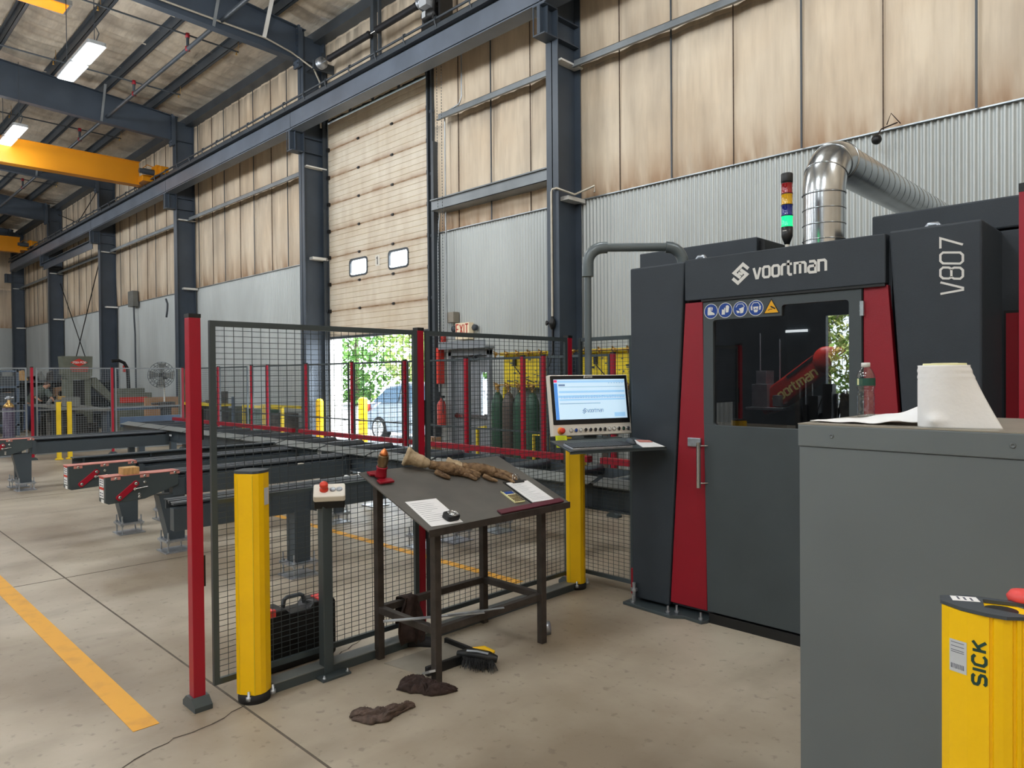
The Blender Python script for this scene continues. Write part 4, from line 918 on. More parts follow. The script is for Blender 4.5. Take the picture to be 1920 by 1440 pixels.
for k in range(520):
    t = random.random(); a = random.uniform(-1, 1); p = Vector((-3.17+.17*t+a*.045, 2.76+.09*t-a*.03, .055)); q = p+Vector((random.uniform(-.02, .04)+a*.03, random.uniform(-.03, .03)-a*.02-.01, -random.uniform(.03, .052)))
    m.bar(p, q, .0022, .0022)
m.build('bristles', 'black', br)
MB().tube([(-3.20, 2.76, .05), (-3.12, 2.79, .062), (-3.02, 2.84, .055), (-2.98, 2.87, .045)], [.02, .035, .034, .02], 12).build('bristle_block', 'black', br)
MB().tube([(-3.13, 2.815, .085), (-3.07, 2.85, .088), (-3.01, 2.875, .075)], [.008, .018, .012], 10).build('back', 'yellow', br)
MB().tube([(-3.12, 2.76, .088), (-3.06, 2.79, .092), (-3.0, 2.82, .085)], .009, 8).build('grip_insert', 'zinc', br)
from mathutils import noise as mn
def lump(cx, cy, L, W, H, ang, seed, fold=5.):
    R = Matrix.Rotation(ang, 3, 'Z'); rnd = random.Random(seed); ph = [rnd.uniform(0, 6) for _ in range(8)]; off = rnd.uniform(0, 50)
    def fn(u, v):
        a = (u-.5)*2; b = (v-.5)*2; ed = max(0, (1-a*a)*(1-b*b))**.4
        q = Vector((a*L*5+b*.4, b*W*14+a*1.0, off)); w1 = b*1.3+a*.5+1.5*mn.noise(Vector((a*1.6, b*1.1, off))); rid = abs(math.sin(3.4*w1))**.75; rid2 = abs(math.sin(7.5*(a*.9-b*.6+1.2*mn.noise(Vector((a*2.4, b*1.6, off+20))))))**.8
        w_ = W*(.62+.38*math.sin(u*3.0+ph[0]))*(1-.45*abs(a)**4)*(1+.25*mn.noise(Vector((a*3, b*2, off+9))))
        x = a*L/2 + .022*mn.noise(Vector((b*2.5, a, off+3))); y = b*w_/2 + .035*math.sin(u*5.5+ph[2]) + .012*mn.noise(Vector((a*5, b*5, off)))
        z = .003+H*ed*(.22+.55*rid+.28*rid2*(.4+.6*rid))
        p = R @ Vector((x, y, 0)); return (cx+p.x, cy+p.y, max(.004, z))
    return fn
cloth('dirty_rag', 'crumpled greyish brown rag alone on the floor in front of the desk', 'rag', lump(-2.97, 2.07, .32, .14, .05, math.radians(62), 3), 'rag', 80, 44, .004, 'rags on the floor')
cloth('dirty_rag', 'crumpled dark rag bunched around the front desk leg', 'rag', lump(-3.04, 2.40, .32, .18, .06, math.radians(38), 8), 'rag_dark', 80, 44, .004, 'rags on the floor')
meta(MB().lathe((-3.14, 3.47, .032), [(.018, -.03), (.045, -.028), (.05, 0), (.045, .028), (.018, .03)], 20, (.6, .8, 0)).build('wire_roll', 'zinc'), 'small round metal roll lying by the right front desk leg', 'roll')
meta(MB().tube([(-3.62, 2.7, .03), (-3.58, 2.78, .02), (-3.5, 2.82, .015)], [.035, .045, .03], 12).build('black_shoe_rag', 'black_rubber') , 'black rubber lump on the floor between the dustpan and the fence', 'rag')

# ------------------------------------------------------------------ roller conveyor, running along the hall into the machine
cv = thing('roller_conveyor', 'long grey roller conveyor leading into the machine, behind the near fence', 'conveyor', (-9, 5.1, 0))
CY0, CY1, CZ_ = 4.62, 5.52, .845
MB().box((-15.45, CY0, .60), (-3.2, CY0+.05, CZ_-.04)).box((-15.45, CY0-.03, .60), (-3.2, CY0+.05, .615)).build('near_frame', 'conveyor', cv)
MB().box((-15.45, CY1-.05, .60), (-3.2, CY1, CZ_-.04)).build('far_frame', 'conveyor', cv)
m = MB(); x = -15.35; k = 0
while x < -3.5:
    m.add([(x, CY0-.09, CZ_-.035), (x+1.02, CY0-.09, CZ_-.035), (x+1.02, CY0+.06, CZ_+.012), (x, CY0+.06, CZ_+.012), (x, CY0-.09, CZ_-.043), (x+1.02, CY0-.09, CZ_-.043), (x+1.02, CY0+.06, CZ_+.004), (x, CY0+.06, CZ_+.004)], [(0,1,2,3), (4,7,6,5), (0,4,5,1), (1,5,6,2), (2,6,7,3), (3,7,4,0)]); x += 1.07
m.build('cover_plate', 'conveyor_light', cv)
rails = [(-15.3, -13.2), (-13.1, -10.3), (-10.1, -7.5), (-7.3, -4.4), (-4.25, -3.2)]
m = MB()
for a, b in rails: m.box((a, CY1-.02, CZ_-.01), (b, CY1+.05, CZ_+.05))
m.build('guide_rail', 'machine_red', cv)
for i in range(18): MB().tube([(-15.1+.68*i, CY0+.06, CZ_-.055), (-15.1+.68*i, CY1-.06, CZ_-.055)], .055, 16).build('roller', 'roller', cv)
def jack_leg(x, y, ztop, root, taper=True, s=.16, lean=0):
    lg = MB()
    t = s*.5
    lg.add([(x-t*.85, y-t*.9, .12), (x+t*.85, y-t*.9, .12), (x+t*.85, y+t*.9, .12), (x-t*.85, y+t*.9, .12), (x-t*(.9), y-t*(2.1 if taper else .9), ztop), (x+t*.9, y-t*(2.1 if taper else .9), ztop), (x+t*.9, y+t*.95, ztop), (x-t*.9, y+t*.95, ztop)],
           [(0,3,2,1), (4,5,6,7), (0,1,5,4), (1,2,6,5), (2,3,7,6), (3,0,4,7)])
    lo = lg.build('leg', 'conveyor', root)
    MB().box((x-.12, y-.12, .105), (x+.12, y+.12, .125)).box((x-.13, y-.13, 0), (x+.13, y+.13, .012)).build('foot_plate', 'zinc', lo)
    for a in (-.095, .095):
        for b in (-.095, .095): MB().tube([(x+a, y+b, .012), (x+a, y+b, .20)], .008, 6).lathe((x+a, y+b, .125), [(.015, 0), (.015, .014)], 6).lathe((x+a, y+b, .088), [(.015, 0), (.015, .014)], 6).build('jack_bolt', 'zinc', lo)
for x in (-5.58, -7.9, -10.3, -12.7, -15.0):
    for y in (4.80, 5.40): jack_leg(x, y, .61, cv, False, .12)
m = MB()
for k in range(16): m.box((-13.2+.62*k, CY0-.005, .66), (-13.16+.62*k, CY0, .78))
m.build('bracket', 'steel_dark', cv)
m = MB().box((-12.9, CY0-.035, .70), (-12.8, CY0-.03, .73))
for x in (-8.0, -6.6, -5.55): m.box((x, CY0-.01, .74), (x+.09, CY0-.002, .78))
m.build('rating_plate', 'label_grey', cv)
m = MB(); 
for a, b in ((-9.2, .0), (-6.4, 0)): m.tube([(a, CY0+.1, .56), (a+.6, CY0+.1, .52), (a+1.2, CY0+.1, .57), (a+1.8, CY0+.1, .54)], .015, 6)
m.build('cable', 'black', cv)
MB().box((-15.52, 4.58, .74), (-15.49, 5.74, .935)).box((-15.5, 4.58, .80), (-15.2, 5.74, .81)).build('end_plate', 'blue_rack', cv, label='blue-grey upright end plate')
# cross transfer arms
def arm(x, y0, y1, legs, label, sx=.19, head=True, zt_=.80, mirror=1, group='cross transfer arms'):
    a = thing('transfer_arm', label, 'conveyor arm', (x, y0, 0), 0, group)
    hy = y0+.55
    if head:
        MB().prism([(y0, .56), (y0+.03, .545), (y0+.34, .56), (hy+.10, .66), (hy+.10, zt_-.006), (y0, zt_-.006)], (x-sx/2, 0, 0), (0,1,0), (0,0,1), (1,0,0), sx).build('head_box', 'fence_grey', a, bevel=.006)
        MB().box((x-sx/2-.002, y0-.004, zt_-.006), (x+sx/2+.004, hy+.11, zt_)).box((x+sx/2, y0+.05, zt_-.035), (x+sx/2+.004, y0+.13, zt_)).box((x+sx/2, y0+.30, zt_-.035), (x+sx/2+.004, y0+.38, zt_)).box((x+sx/2, hy+.02, zt_-.03), (x+sx/2+.004, hy+.11, zt_)).build('top_plate', 'red_worn', a)
        lv = MB(); p, q = Vector((x+sx/2, y0+.12, .60)), Vector((x+sx/2, y0+.26, .715)); d = (q-p).normalized(); nn = Vector((0, -d.z, d.y))
        lv.prism([(-.03, -.018), (-.015, -.028), (.19, -.028), (.205, -.018), (.205, .018), (.19, .028), (-.015, .028), (-.03, .018)], p, d, nn, (1,0,0), .012).build('tension_lever', 'post_red', a, bevel=.003)
        for yy, zz in ((y0+.12, .60), (y0+.26, .715), (y0+.25, .665)): MB().lathe((x+sx/2+.012, yy, zz), [(.015, 0), (.015, .006), (.008, .008)], 10, (1,0,0)).build('bolt', 'chrome', a)
        for yy, zz in ((y0+.09, zt_-.025), (y0+.34, zt_-.022), (hy+.065, zt_-.018), (y0+.34, .72), (y0+.29, .61), (y0+.29, .585)): MB().lathe((x+sx/2+.002, yy, zz), [(.014, 0), (.014, .006), (.008, .008)], 10, (1,0,0)).build('bolt', 'chrome', a)
        MB().tube([(x+sx/2+.015, y0+.25, .665), (x+sx/2+.02, y0+.36, .678)], .006, 6).build('tension_rod', 'chrome', a)
        st = MB().box((x-sx*.36, y0-.0015, .70), (x+sx*.30, y0, .775)).box((x-sx*.36, y0-.0015, .60), (x+sx*.30, y0, .675)).box((x-sx*.1, y0-.0015, .556), (x+sx*.30, y0, .588)).build('warning_label', 'paper', a)
        MB().box((x-sx*.36, y0-.002, .677), (x+sx*.30, y0, .698)).box((x-sx*.36, y0-.002, .778), (x+sx*.30, y0, .790)).build('warning_stripe', 'bright_red_sign', a)
        m = MB()
        for zz in (.71, .735, .755, .615, .64): m.box((x-sx*.28, y0-.0025, zz), (x-sx*.05, y0-.001, zz+.01)).box((x+sx*.02, y0-.0025, zz), (x+sx*.22, y0-.001, zz+.008))
        m.build('label_print', 'ink', a)
    yb = hy+.05 if head else y0
    m = MB().box((x-sx*.1, yb, .55), (x+sx*.42, y1, .722)); m.build('beam', 'conveyor', a, bevel=.003)
    MB().box((x-.11, yb, zt_-.075), (x-.09, y1, zt_-.005)).box((x-.14, yb, zt_-.012), (x-.06, y1, zt_-.004)).box((x+.01, yb, zt_-.035), (x+.06, y1, zt_-.02)).box((x-.05, yb, zt_-.03), (x-.03, y1, zt_-.012)).build('chain_guide', 'steel_dark', a)
    MB().box((x-.055, yb, zt_-.02), (x-.035, y1, zt_-.008)).box((x+.0, yb, zt_-.02), (x+.02, y1, zt_-.014)).build('chain', 'zinc', a)
    for ly, tp_ in legs:
        jack_leg(x, ly, .57, a, tp_)
        MB().prism([(ly+.08, .56), (ly+.13, .54), (ly+.14, .74), (ly+.12, .76), (ly+.08, .76)], (x+sx/2-.01, 0, 0), (0,1,0), (0,0,1), (1,0,0), .016).build('gusset', 'conveyor', a)
    return a
arm(-13.02, 1.95, 4.6, [(2.50, True)], 'transfer arm at the far left, its tip cut by the picture edge')
arm(-8.55, 2.00, 4.6, [(2.60, True)], 'transfer arm with red lever and nothing on its top plate')
arm(-7.32, 2.00, 4.6, [(2.64, True), (4.45, True)], 'nearest transfer arm with red lever and a wood block on its top plate')
def ib(x, y0, y1, zb, zt2, label, fw=.14):
    b = thing('skid_beam', label, 'steel beam', (x, y0, 0), 0, 'loose skid beams')
    MB().box((x-fw/2, y0, zt2-.012), (x+fw/2, y1, zt2)).box((x-fw/2, y0, zb), (x+fw/2, y1, zb+.012)).box((x-.006, y0, zb), (x+.006, y1, zt2)).build('section', 'conveyor', b)
    m = MB()
    for k in range(4): m.box((x-fw/2+.01, y0+.1+.7*k, zb), (x+fw/2-.005, y0+.108+.7*k, zt2))
    m.build('web_stiffener', 'conveyor', b)
    for ly in (y0+1.0, y1-.4): jack_leg(x, ly, zb, b, False, .10)
    return b
ib(-9.05, 2.18, 4.55, .64, .83, 'dark steel skid beam just behind the bare transfer arm')
ib(-13.5, 1.5, 4.56, .60, .785, 'dark steel skid beam at the far left in front of the left fence')
a3 = arm(-5.62, 2.0, 4.6, [(3.05, False), (4.40, False)], 'transfer beam right behind the near fence, passing behind the button box', .15, False, .78)
meta(MB().box((-7.385, 2.16, .80), (-7.24, 2.30, .865)).build('wood_block', 'wood', bevel=.002), 'short sawn wood block resting on the red top plate of the nearest transfer arm', 'wood block')
# ------------------------------------------------------------------ the beam cutting machine
mc = thing('cutting_machine', 'large anthracite and red beam cutting machine with windowed door', 'machine', (-2, 4.4, 0))
FY = 4.38
def fp(poly, y, dep, nm, m, bev=.006, par=None): return MB().prism(poly, (0, y, 0), (1,0,0), (0,0,1), (0,1,0), dep).build(nm, m, par or mc, bevel=bev)
fp([(-3.09, .045), (-2.777, .045), (-2.632, 2.482), (-3.094, 2.482)], FY, .45, 'left_pillar', 'anthracite', .012)
fp([(-2.768, .075), (-2.480, .075), (-2.503, 2.192), (-2.636, 2.192)], FY+.01, .05, 'red_panel', 'machine_red', .003)
fp([(-2.626, 2.205), (-1.336, 2.205), (-1.336, 2.488), (-2.626, 2.488)], FY-.012, .40, 'header_panel', 'anthracite', .006)
fp([(-1.462, .075), (-1.178, .075), (-1.330, 2.198), (-1.462, 2.198)], FY+.01, .05, 'red_panel', 'machine_red', .003)
fp([(-1.165, .045), (-.871, .045), (-.871, 2.497), (-1.322, 2.497)], FY-.005, .495, 'right_pillar', 'anthracite', .012)
dr = fp([(-2.472, .078), (-1.470, .078), (-1.470, 1.352), (-2.492, 1.352)], FY, .045, 'door', 'anthracite_door', .003)
m = MB().box((-2.492, FY, 1.352), (-2.420, FY+.045, 2.188)).box((-1.540, FY, 1.352), (-1.470, FY+.045, 2.188)).box((-2.420, FY, 2.062), (-1.945, FY+.045, 2.188)).box((-1.945, FY, 2.130), (-1.540, FY+.045, 2.188))
for cx, cz, sx, sz in ((-2.42, 1.352, 1, 1), (-1.54, 1.352, -1, 1), (-2.42, 2.062, 1, -1), (-1.945, 2.13, 1, -1), (-1.54, 2.13, -1, -1)):
    P = [(cx, cz)]+[(cx+sx*.02*(1-math.sin(a)), cz+sz*.02*(1-math.cos(a))) for a in [math.pi/2*k/5 for k in range(6)]]
    m.prism(P, (0, FY, 0), (1,0,0), (0,0,1), (0,1,0), .045)
m.build('door_frame', 'anthracite_door', mc)
MB().prism([(-2.425, 1.347), (-1.535, 1.347), (-1.535, 2.135), (-1.95, 2.135), (-1.95, 2.067), (-2.425, 2.067)], (0, FY+.020, 0), (1,0,0), (0,0,1), (0,1,0), .006).build('window_pane', 'dark_pane', mc)
MB().box((-2.50, FY-.012, 2.190), (-1.34, FY+.03, 2.204)).box((-1.4675, FY+.004, .08), (-1.4645, FY+.03, 2.19)).build('gap', 'black', mc)
MB().box((-2.46, FY+.05, .0), (-.9, FY+.2, .08)).box((-2.46, FY+.0, .0), (-1.1, FY+.02, .066)).build('plinth', 'black', mc)
m = MB().box((-1.476, FY-.010, 2.03), (-1.456, FY+.01, 2.115))
for z in (2.058, 2.087): m.box((-1.478, FY-.0115, z), (-1.454, FY-.008, z+.002))
m.build('hinge', 'zinc', mc)
h_ = MB().tube([(-2.503, FY-.055, .925), (-2.503, FY-.055, 1.235)], .015, 12).tube([(-2.503, FY-.055, 1.21), (-2.465, FY, 1.21)], .006, 8).tube([(-2.503, FY-.055, .955), (-2.465, FY, .955)], .006, 8)
h_.build('door_handle', 'chrome', mc)
MB().box((-2.615, FY-.008, 1.198), (-2.515, FY+.012, 1.258)).build('latch_plate', 'zinc', mc, bevel=.003)
letters(MB(), 'voortman', (-2.122, FY-.0125, 2.312), (1,0,0), (0,0,1), (0,-1,0), .066, .455, wd=1.02, depth=.0012).build('name_lettering', 'white_paint', mc)
logo_mark(MB(), (-2.268, FY-.0125, 2.297), (1,0,0), (0,0,1), (0,-1,0), .110, .19).build('logo', 'white_paint', mc)
letters(MB(), 'V807', (-.958, FY-.006, 2.108), (0,0,1), (-1,0,0), (0,-1,0), .105, .30, wd=.62, gap=1.2, depth=.0012, slant=.12).build('model_lettering', 'white_paint', mc)
# safety stickers
cs = (-2.433, -2.328, -2.221, -2.114); cz = 2.122; yF = FY-.001
pics = ([[(-.45,.55),(-.02,.62),(.0,.0),(.55,-.32),(.60,-.55),(-.50,-.55),(-.52,-.2)], [(.08,.62),(.30,.5),(.22,.1),(.12,.02)]],
        [[(-.55,-.6),(-.05,-.6),(-.02,.35),(-.14,.38),(-.2,.1),(-.5,.15)], [(.1,-.35),(.48,-.3),(.62,.45),(.52,.62),(.3,.7),(.12,.62),(.05,.2)]],
        [[(-.6,-.15),(-.15,-.25),(-.1,-.5),(-.45,-.55)], [(-.2,.05),(.55,.3),(.52,-.2),(.4,-.55),(.0,-.6),(-.05,-.2)]],
        [[(-.75,.25),(-.5,.3),(-.48,-.3),(-.7,-.25)], [(.75,.25),(.5,.3),(.48,-.3),(.7,-.25)], [(-.36,.18),(.36,.18),(.34,-.12),(.1,-.16),(.05,-.02),(-.05,-.02),(-.1,-.16),(-.34,-.12)], [(-.35,-.22),(.35,-.22),(.2,-.6),(-.2,-.6)]])
for i, x in enumerate(cs):
    sk = MB().prism(circ(x, cz, .047, 28), (0, yF-.0014, 0), (1,0,0), (0,0,1), (0,1,0), .001).build('safety_sticker', 'sign_blue', mc)
    MB().prism(circ(x, cz, .051, 28), (0, yF-.0008, 0), (1,0,0), (0,0,1), (0,1,0), .001).build('sticker_rim', 'white_paint', sk)
    wh = MB()
    for poly in pics[i]: wh.prism([(x+a*.047, cz+b*.047) for a, b in poly], (0, yF-.002, 0), (1,0,0), (0,0,1), (0,1,0), .001)
    if i > 1: wh.stroke([(x-.030, cz+.014), (x-.016, cz+.034), (x+.016, cz+.034), (x+.030, cz+.014)], .004, (0, yF-.001, 0), (1,0,0), (0,0,1), (0,-1,0), .001)
    wh.build('pictogram', 'white_paint', sk)
MB().prism([(-2.065, 2.078), (-1.955, 2.078), (-2.010, 2.176)], (0, yF-.001, 0), (1,0,0), (0,0,1), (0,1,0), .001).build('warning_rim', 'black', mc)
MB().prism([(-2.055, 2.084), (-1.965, 2.084), (-2.010, 2.164)], (0, yF-.002, 0), (1,0,0), (0,0,1), (0,1,0), .001).build('warning_triangle', 'sign_yellow', mc)
MB().stroke([(-2.032, 2.100), (-2.018, 2.108), (-2.004, 2.106)], .004, (0, yF-.002, 0), (1,0,0), (0,0,1), (0,-1,0), .001).stroke([(-2.015, 2.125), (-1.985, 2.108)], .009, (0, yF-.002, 0), (1,0,0), (0,0,1), (0,-1,0), .001).build('warning_symbol', 'black', mc)
# body shell behind the facade, open inside
m = MB()
m.box((-3.07, FY+.40, .1), (-3.05, 7.0, .55)).box((-3.07, FY+.40, 1.45), (-3.05, 7.0, 2.47)).box((-3.07, 5.9, .55), (-3.05, 7.0, 1.45)).box((-3.07, 6.98, .1), (-.9, 7.0, 2.47)).box((-3.07, FY+.3, 2.44), (-.9, 7.0, 2.47)).box((-1.34, FY+.05, .1), (-1.32, 7.0, 2.47)).box((-3.07, FY+.05, .05), (-.9, 7.0, .10)).box((-2.66, FY+.06, .1), (-2.64, FY+.42, 2.46))
m.build('cabin_shell', 'steel_dark', mc)
MB().box((-1.57, 4.875, .08), (.9, 7.2, 2.505)).build('rear_cabinet', 'anthracite', mc, bevel=.01)
MB().box((-1.57, 4.87, 2.515), (.9, 7.2, 2.695)).build('rear_hood', 'anthracite', mc, bevel=.01)
MB().box((-.853, 4.862, .3), (-.795, 4.874, 2.03)).build('red_strip', 'machine_red', mc)
MB().box((-.865, 4.868, .3), (-.783, 4.876, 2.045)).build('strip_seal', 'black', mc)
MB().box((-3.57, 5.2, 2.40), (-2.50, 6.3, 2.745)).build('top_box', 'anthracite', mc, bevel=.008)
MB().box((-2.50, 5.25, 2.50), (-2.46, 6.0, 2.72)).box((-2.46, 5.3, 2.5), (-1.6, 6.2, 2.60)).build('top_duct_cover', 'black', mc)
m = MB()
for x, y in ((-2.70, 4.72), (-1.18, 4.70)): m.tube([(x-.05, y, 2.49), (x-.045, y, 2.53), (x-.02, y, 2.56), (x+.02, y, 2.56), (x+.045, y, 2.53), (x+.05, y, 2.49)], .016, 10)
m.build('lifting_loop', 'zinc', mc)
m = MB().prism([(-3.12, 4.30), (-2.70, 4.27), (-2.62, 4.33), (-2.48, 4.31), (-2.46, 4.36), (-2.46, 4.60), (-3.12, 4.60)], (0, 0, 0), (1,0,0), (0,1,0), (0,0,1), .022)
m.build('floor_bracket', 'fence_grey', mc, bevel=.003)
for x, y in ((-3.05, 4.33), (-2.74, 4.31), (-2.70, 4.36), (-2.50, 4.34)): MB().lathe((x, y, .022), [(.016, 0), (.016, .012), (.008, .014), (.008, .05)], 6).build('anchor_bolt', 'zinc', mc)
MB().tube([(-3.06, 4.36, .02), (-3.06, 4.36, .16)], .014, 8).lathe((-3.06, 4.36, .10), [(.026, 0), (.026, .02)], 6).build('levelling_screw', 'zinc', mc)
MB().box((-3.115, 4.40, .06), (-3.095, 4.46, .25)).build('red_foot_strip', 'machine_red', mc)
MB().box((-3.12, 4.45, .02), (-3.0, 4.75, .12)).build('foot_block', 'black', mc)
wl = MB().box((-2.3, 4.9, 2.40), (-1.7, 5.0, 2.43)).build('added_cabin_light', 'lamp_body', mc)  # housing invented for the added cabin light
ld = bpy.data.lights.new('added_cabin_light', 'AREA'); ld.energy = 20; ld.size = .5; lo_ = bpy.data.objects.new('added_cabin_fill', ld); COL.objects.link(lo_); lo_.location = (-2.1, 4.85, 2.38); lo_.parent = None  # unseen area light, added so the robot shows through the dark pane
# robot arm inside the cabin
rb = thing('robot_arm', 'red robot arm with yellow lettering behind the machine window', 'robot', (-2.1, 5.15, .1))
p0, p1 = Vector((-1.93, 5.15, 1.79)), Vector((-2.36, 5.15, 1.50))
d = (p1-p0).normalized(); nn = Vector((0, 0, 1)).cross(d).cross(d); nn = Vector((-d.z, 0, d.x)); nn = nn if nn.z > 0 else -nn
MB().prism([(-.02, -.075), (.42, -.095), (.60, -.08), (.60, .055), (.42, .075), (.06, .085), (.04, .065), (-.02, .06)], p0-Vector((0, .09, 0)), d, nn, (0,1,0), .18).build('forearm', 'robot_red', rb, bevel=.015)
MB().lathe(p0+Vector((.0, -.11, .0)), [(.03, -.008), (.085, 0), (.095, .02), (.095, .2), (.08, .22)], 24, (0,1,0)).build('elbow', 'robot_red', rb)
MB().prism([(.05, .055), (.30, .045), (.30, .065), (.05, .078)], p0-Vector((0, .095, 0)), d, nn, (0,1,0), .006).build('slot', 'black', rb)
L0 = p0 + d*.475 - nn*.055 - Vector((0, .0925, 0))
letters(MB(), 'voortman', L0, -d, nn, (0,-1,0), .048, .37, wd=1.0, depth=.002).build('lettering', 'robot_text', rb)
MB().box((-2.46, 5.02, 1.44), (-2.34, 5.2, 1.62)).box((-2.44, 5.05, 1.62), (-2.36, 5.18, 1.72)).box((-2.30, 5.02, 1.46), (-2.24, 5.14, 1.54)).box((-2.50, 5.0, 1.43), (-2.22, 5.2, 1.45)).tube([(-2.43, 5.1, 1.7), (-2.43, 5.1, 2.0)], .006, 6).tube([(-2.28, 5.1, 1.5), (-2.28, 5.1, 1.95)], .006, 6).build('tool_head', 'zinc', rb, bevel=.004)
MB().lathe((-1.75, 5.3, .1), [(.22, 0), (.22, .15), (.14, .3), (.14, .9), (.17, 1.0), (.17, 1.2)], 20).tube([(-1.75, 5.3, 1.25), (-1.72, 5.25, 1.5), (-1.92, 5.22, 1.78)], [.13, .12, .08], 14).build('base', 'black', rb)
# signal tower
sg = thing('signal_tower', 'signal tower light glowing green on top of the machine', 'signal light', (-1.96, 4.5, 2.49))
MB().tube([(-1.96, 4.5, 2.47), (-1.96, 4.5, 2.53)], .013, 10).build('stem', 'offwhite', sg)
MB().lathe((-1.96, 4.5, 2.525), [(.016, 0), (.034, .05), (.036, .11)], 20).build('base', 'black', sg)
z = 2.637
for c_, nm in (('stack_green', 'green_lens'), ('stack_blue', 'blue_lens'), ('stack_yellow', 'yellow_lens'), ('stack_red', 'red_lens')):
    MB().lathe((-1.96, 4.5, z), [(.035, 0), (.036, .004), (.034, .008), (.034, .060), (.036, .064), (.035, .067)], 20).build(nm, c_, sg)
    MB().lathe((-1.96, 4.5, z+.066), [(.0365, 0), (.0365, .004)], 20).build('lens_ring', 'black', sg); z += .070
MB().lathe((-1.96, 4.5, z), [(.035, 0), (.037, .01), (.037, .055), (.034, .06)], 20).build('cap', 'black', sg)
m = MB()
for k in range(5): m.box((-1.972+.005*k, 4.4625, 2.605), (-1.969+.005*k, 4.465, 2.611))
m.build('maker_label', 'white_paint', sg)
# spiral duct
du = thing('exhaust_duct', 'shiny spiral exhaust duct rising from the machine and bending to the wall', 'duct', (-1.92, 5.0, 2.47))
R_ = .135
MB().tube([(-1.92, 5.0, 2.45), (-1.92, 5.0, 2.93)], R_, 32).build('riser', 'duct_metal', du)
MB().tube([(-1.92, 5.0+.27*(1-math.cos(a)), 2.92+.28*math.sin(a)) for a in [math.pi/2*k/10 for k in range(11)]], R_+.003, 32).build('elbow', 'duct_metal', du)
MB().tube([(-1.92, 5.27, 3.20), (-1.92, 8.84, 3.20)], R_, 32).build('run', 'duct_metal', du)
m = MB()
for k in range(5): m.lathe((-1.92, 5.0, 2.50+.105*k), [(R_, -.004), (R_+.006, 0), (R_, .004)], 32)
for k in range(4):
    a = math.pi/2*k/3; m.lathe((-1.92, 5.0+.27*(1-math.cos(a)), 2.92+.28*math.sin(a)), [(R_+.003, -.004), (R_+.009, 0), (R_+.003, .004)], 32, (0, math.sin(a), math.cos(a)))
for k in range(27): m.lathe((-1.92, 5.42+.13*k, 3.20), [(R_, -.003), (R_+.003, 0), (R_, .003)], 32, (0, 1, .25))
m.build('seam_ring', 'duct_metal', du)
# pendant pipe, monitor, keyboard shelf
un, nv_ = Vector((.376, .927, 0)), Vector((.927, -.376, 0))
hp = thing('monitor_stand_pipe', 'grey pipe curving from the machine top down to the monitor', 'pipe', (-3.42, 4.29, 1.6))
A, B_ = Vector((-3.42, 4.29, 2.67)), Vector((-2.95, 4.75, 2.67)); e = (B_-A).normalized()
MB().tube([A-Vector((0,0,1.15)), A-Vector((0,0,.20))], .027, 16).build('upright', 'pvc', hp)
MB().tube([A-Vector((0,0,.22)), A-Vector((0,0,.12))]+[A+e*(.12*(1-math.cos(a)))-Vector((0,0,.12-.12*math.sin(a))) for a in [math.pi/2*k/6 for k in range(1, 7)]]+[A+e*.15], .044, 16).build('elbow', 'pvc', hp)
MB().tube([A+e*.13, B_-e*.05], .032, 16).build('cross_pipe', 'pvc', hp)
MB().tube([B_-e*.06]+[B_-e*(.05-.12*math.sin(a))-Vector((0,0,.12*(1-math.cos(a)))) for a in [math.pi/2*k/6 for k in range(1, 7)]]+[B_+e*.07-Vector((0,0,.20))], .044, 16).build('elbow', 'pvc', hp)
mo = thing('monitor', 'operator monitor with lit blue screen and a row of round buttons', 'monitor', (-3.33, 4.18, 1.25))
o = Vector((-3.458, 3.871, 1.257)) + nv_*.068; V = Vector((0, 0, .443)) - nv_*.068; H = V.length; V.normalize(); N = un.cross(V); N = N if N.dot(nv_) > 0 else -N
Wd = .668
def mr(u0, v0, u1, v1, h, th, nm, m, par=mo, r=0, bev=0): 
    poly = rrect(u0*Wd, v0*H, u1*Wd, v1*H, r, 3) if r else [(u0*Wd, v0*H), (u1*Wd, v0*H), (u1*Wd, v1*H), (u0*Wd, v1*H)]
    return MB().prism(poly, o+N*h, un, V, N, th).build(nm, m, par, bevel=bev)
mr(0, 0, 1, 1, -.045, .045, 'casing', 'offwhite', bev=.006)
mr(.018, .185, .985, .985, 0, .003, 'bezel', 'black', r=.006)
mr(.055, .265, .955, .925, .003, .001, 'display', 'screen_white')
m2 = MB()
def sr(a, b, c, d_, mm, h=.0042): mm.prism([(a*Wd, b*H), (c*Wd, b*H), (c*Wd, d_*H), (a*Wd, d_*H)], o+N*h, un, V, N, .0005)
sr(.055, .265, .095, .86, m2); m2.build('side_menu', 'screen_blue', mo)
m = MB(); sr(.10, .87, .955, .905, m); sr(.11, .70, .945, .735, m); sr(.10, .62, .945, .66, m); sr(.11, .575, .945, .60, m); sr(.79, .29, .93, .36, m); m.build('table_band', 'screen_pale', mo)
m = MB(); sr(.055, .875, .095, .915, m); m.build('menu_icon', 'screen_pink', mo)
m = MB(); sr(.11, .815, .19, .845, m); sr(.11, .795, .945, .800, m); sr(.11, .52, .62, .528, m)
for k in range(24):
    for r_ in (.645, .615): sr(.13+.034*k, r_, .13+.034*k+random.uniform(.008, .028), r_+.006, m)
for k in range(6): sr(.74+.035*k, .855, .755+.035*k, .863, m)
m.build('screen_rows', 'screen_line', mo)
m = MB(); letters(m, 'voortman', o+un*(.445*Wd)+V*(.375*H)+N*.0042, un, V, N, .020, .135, wd=.8, depth=.0004); logo_mark(m, o+un*(.385*Wd)+V*(.36*H)+N*.0042, un, V, N, .034, .15, .0004); m.build('screen_logo', 'screen_line', mo)
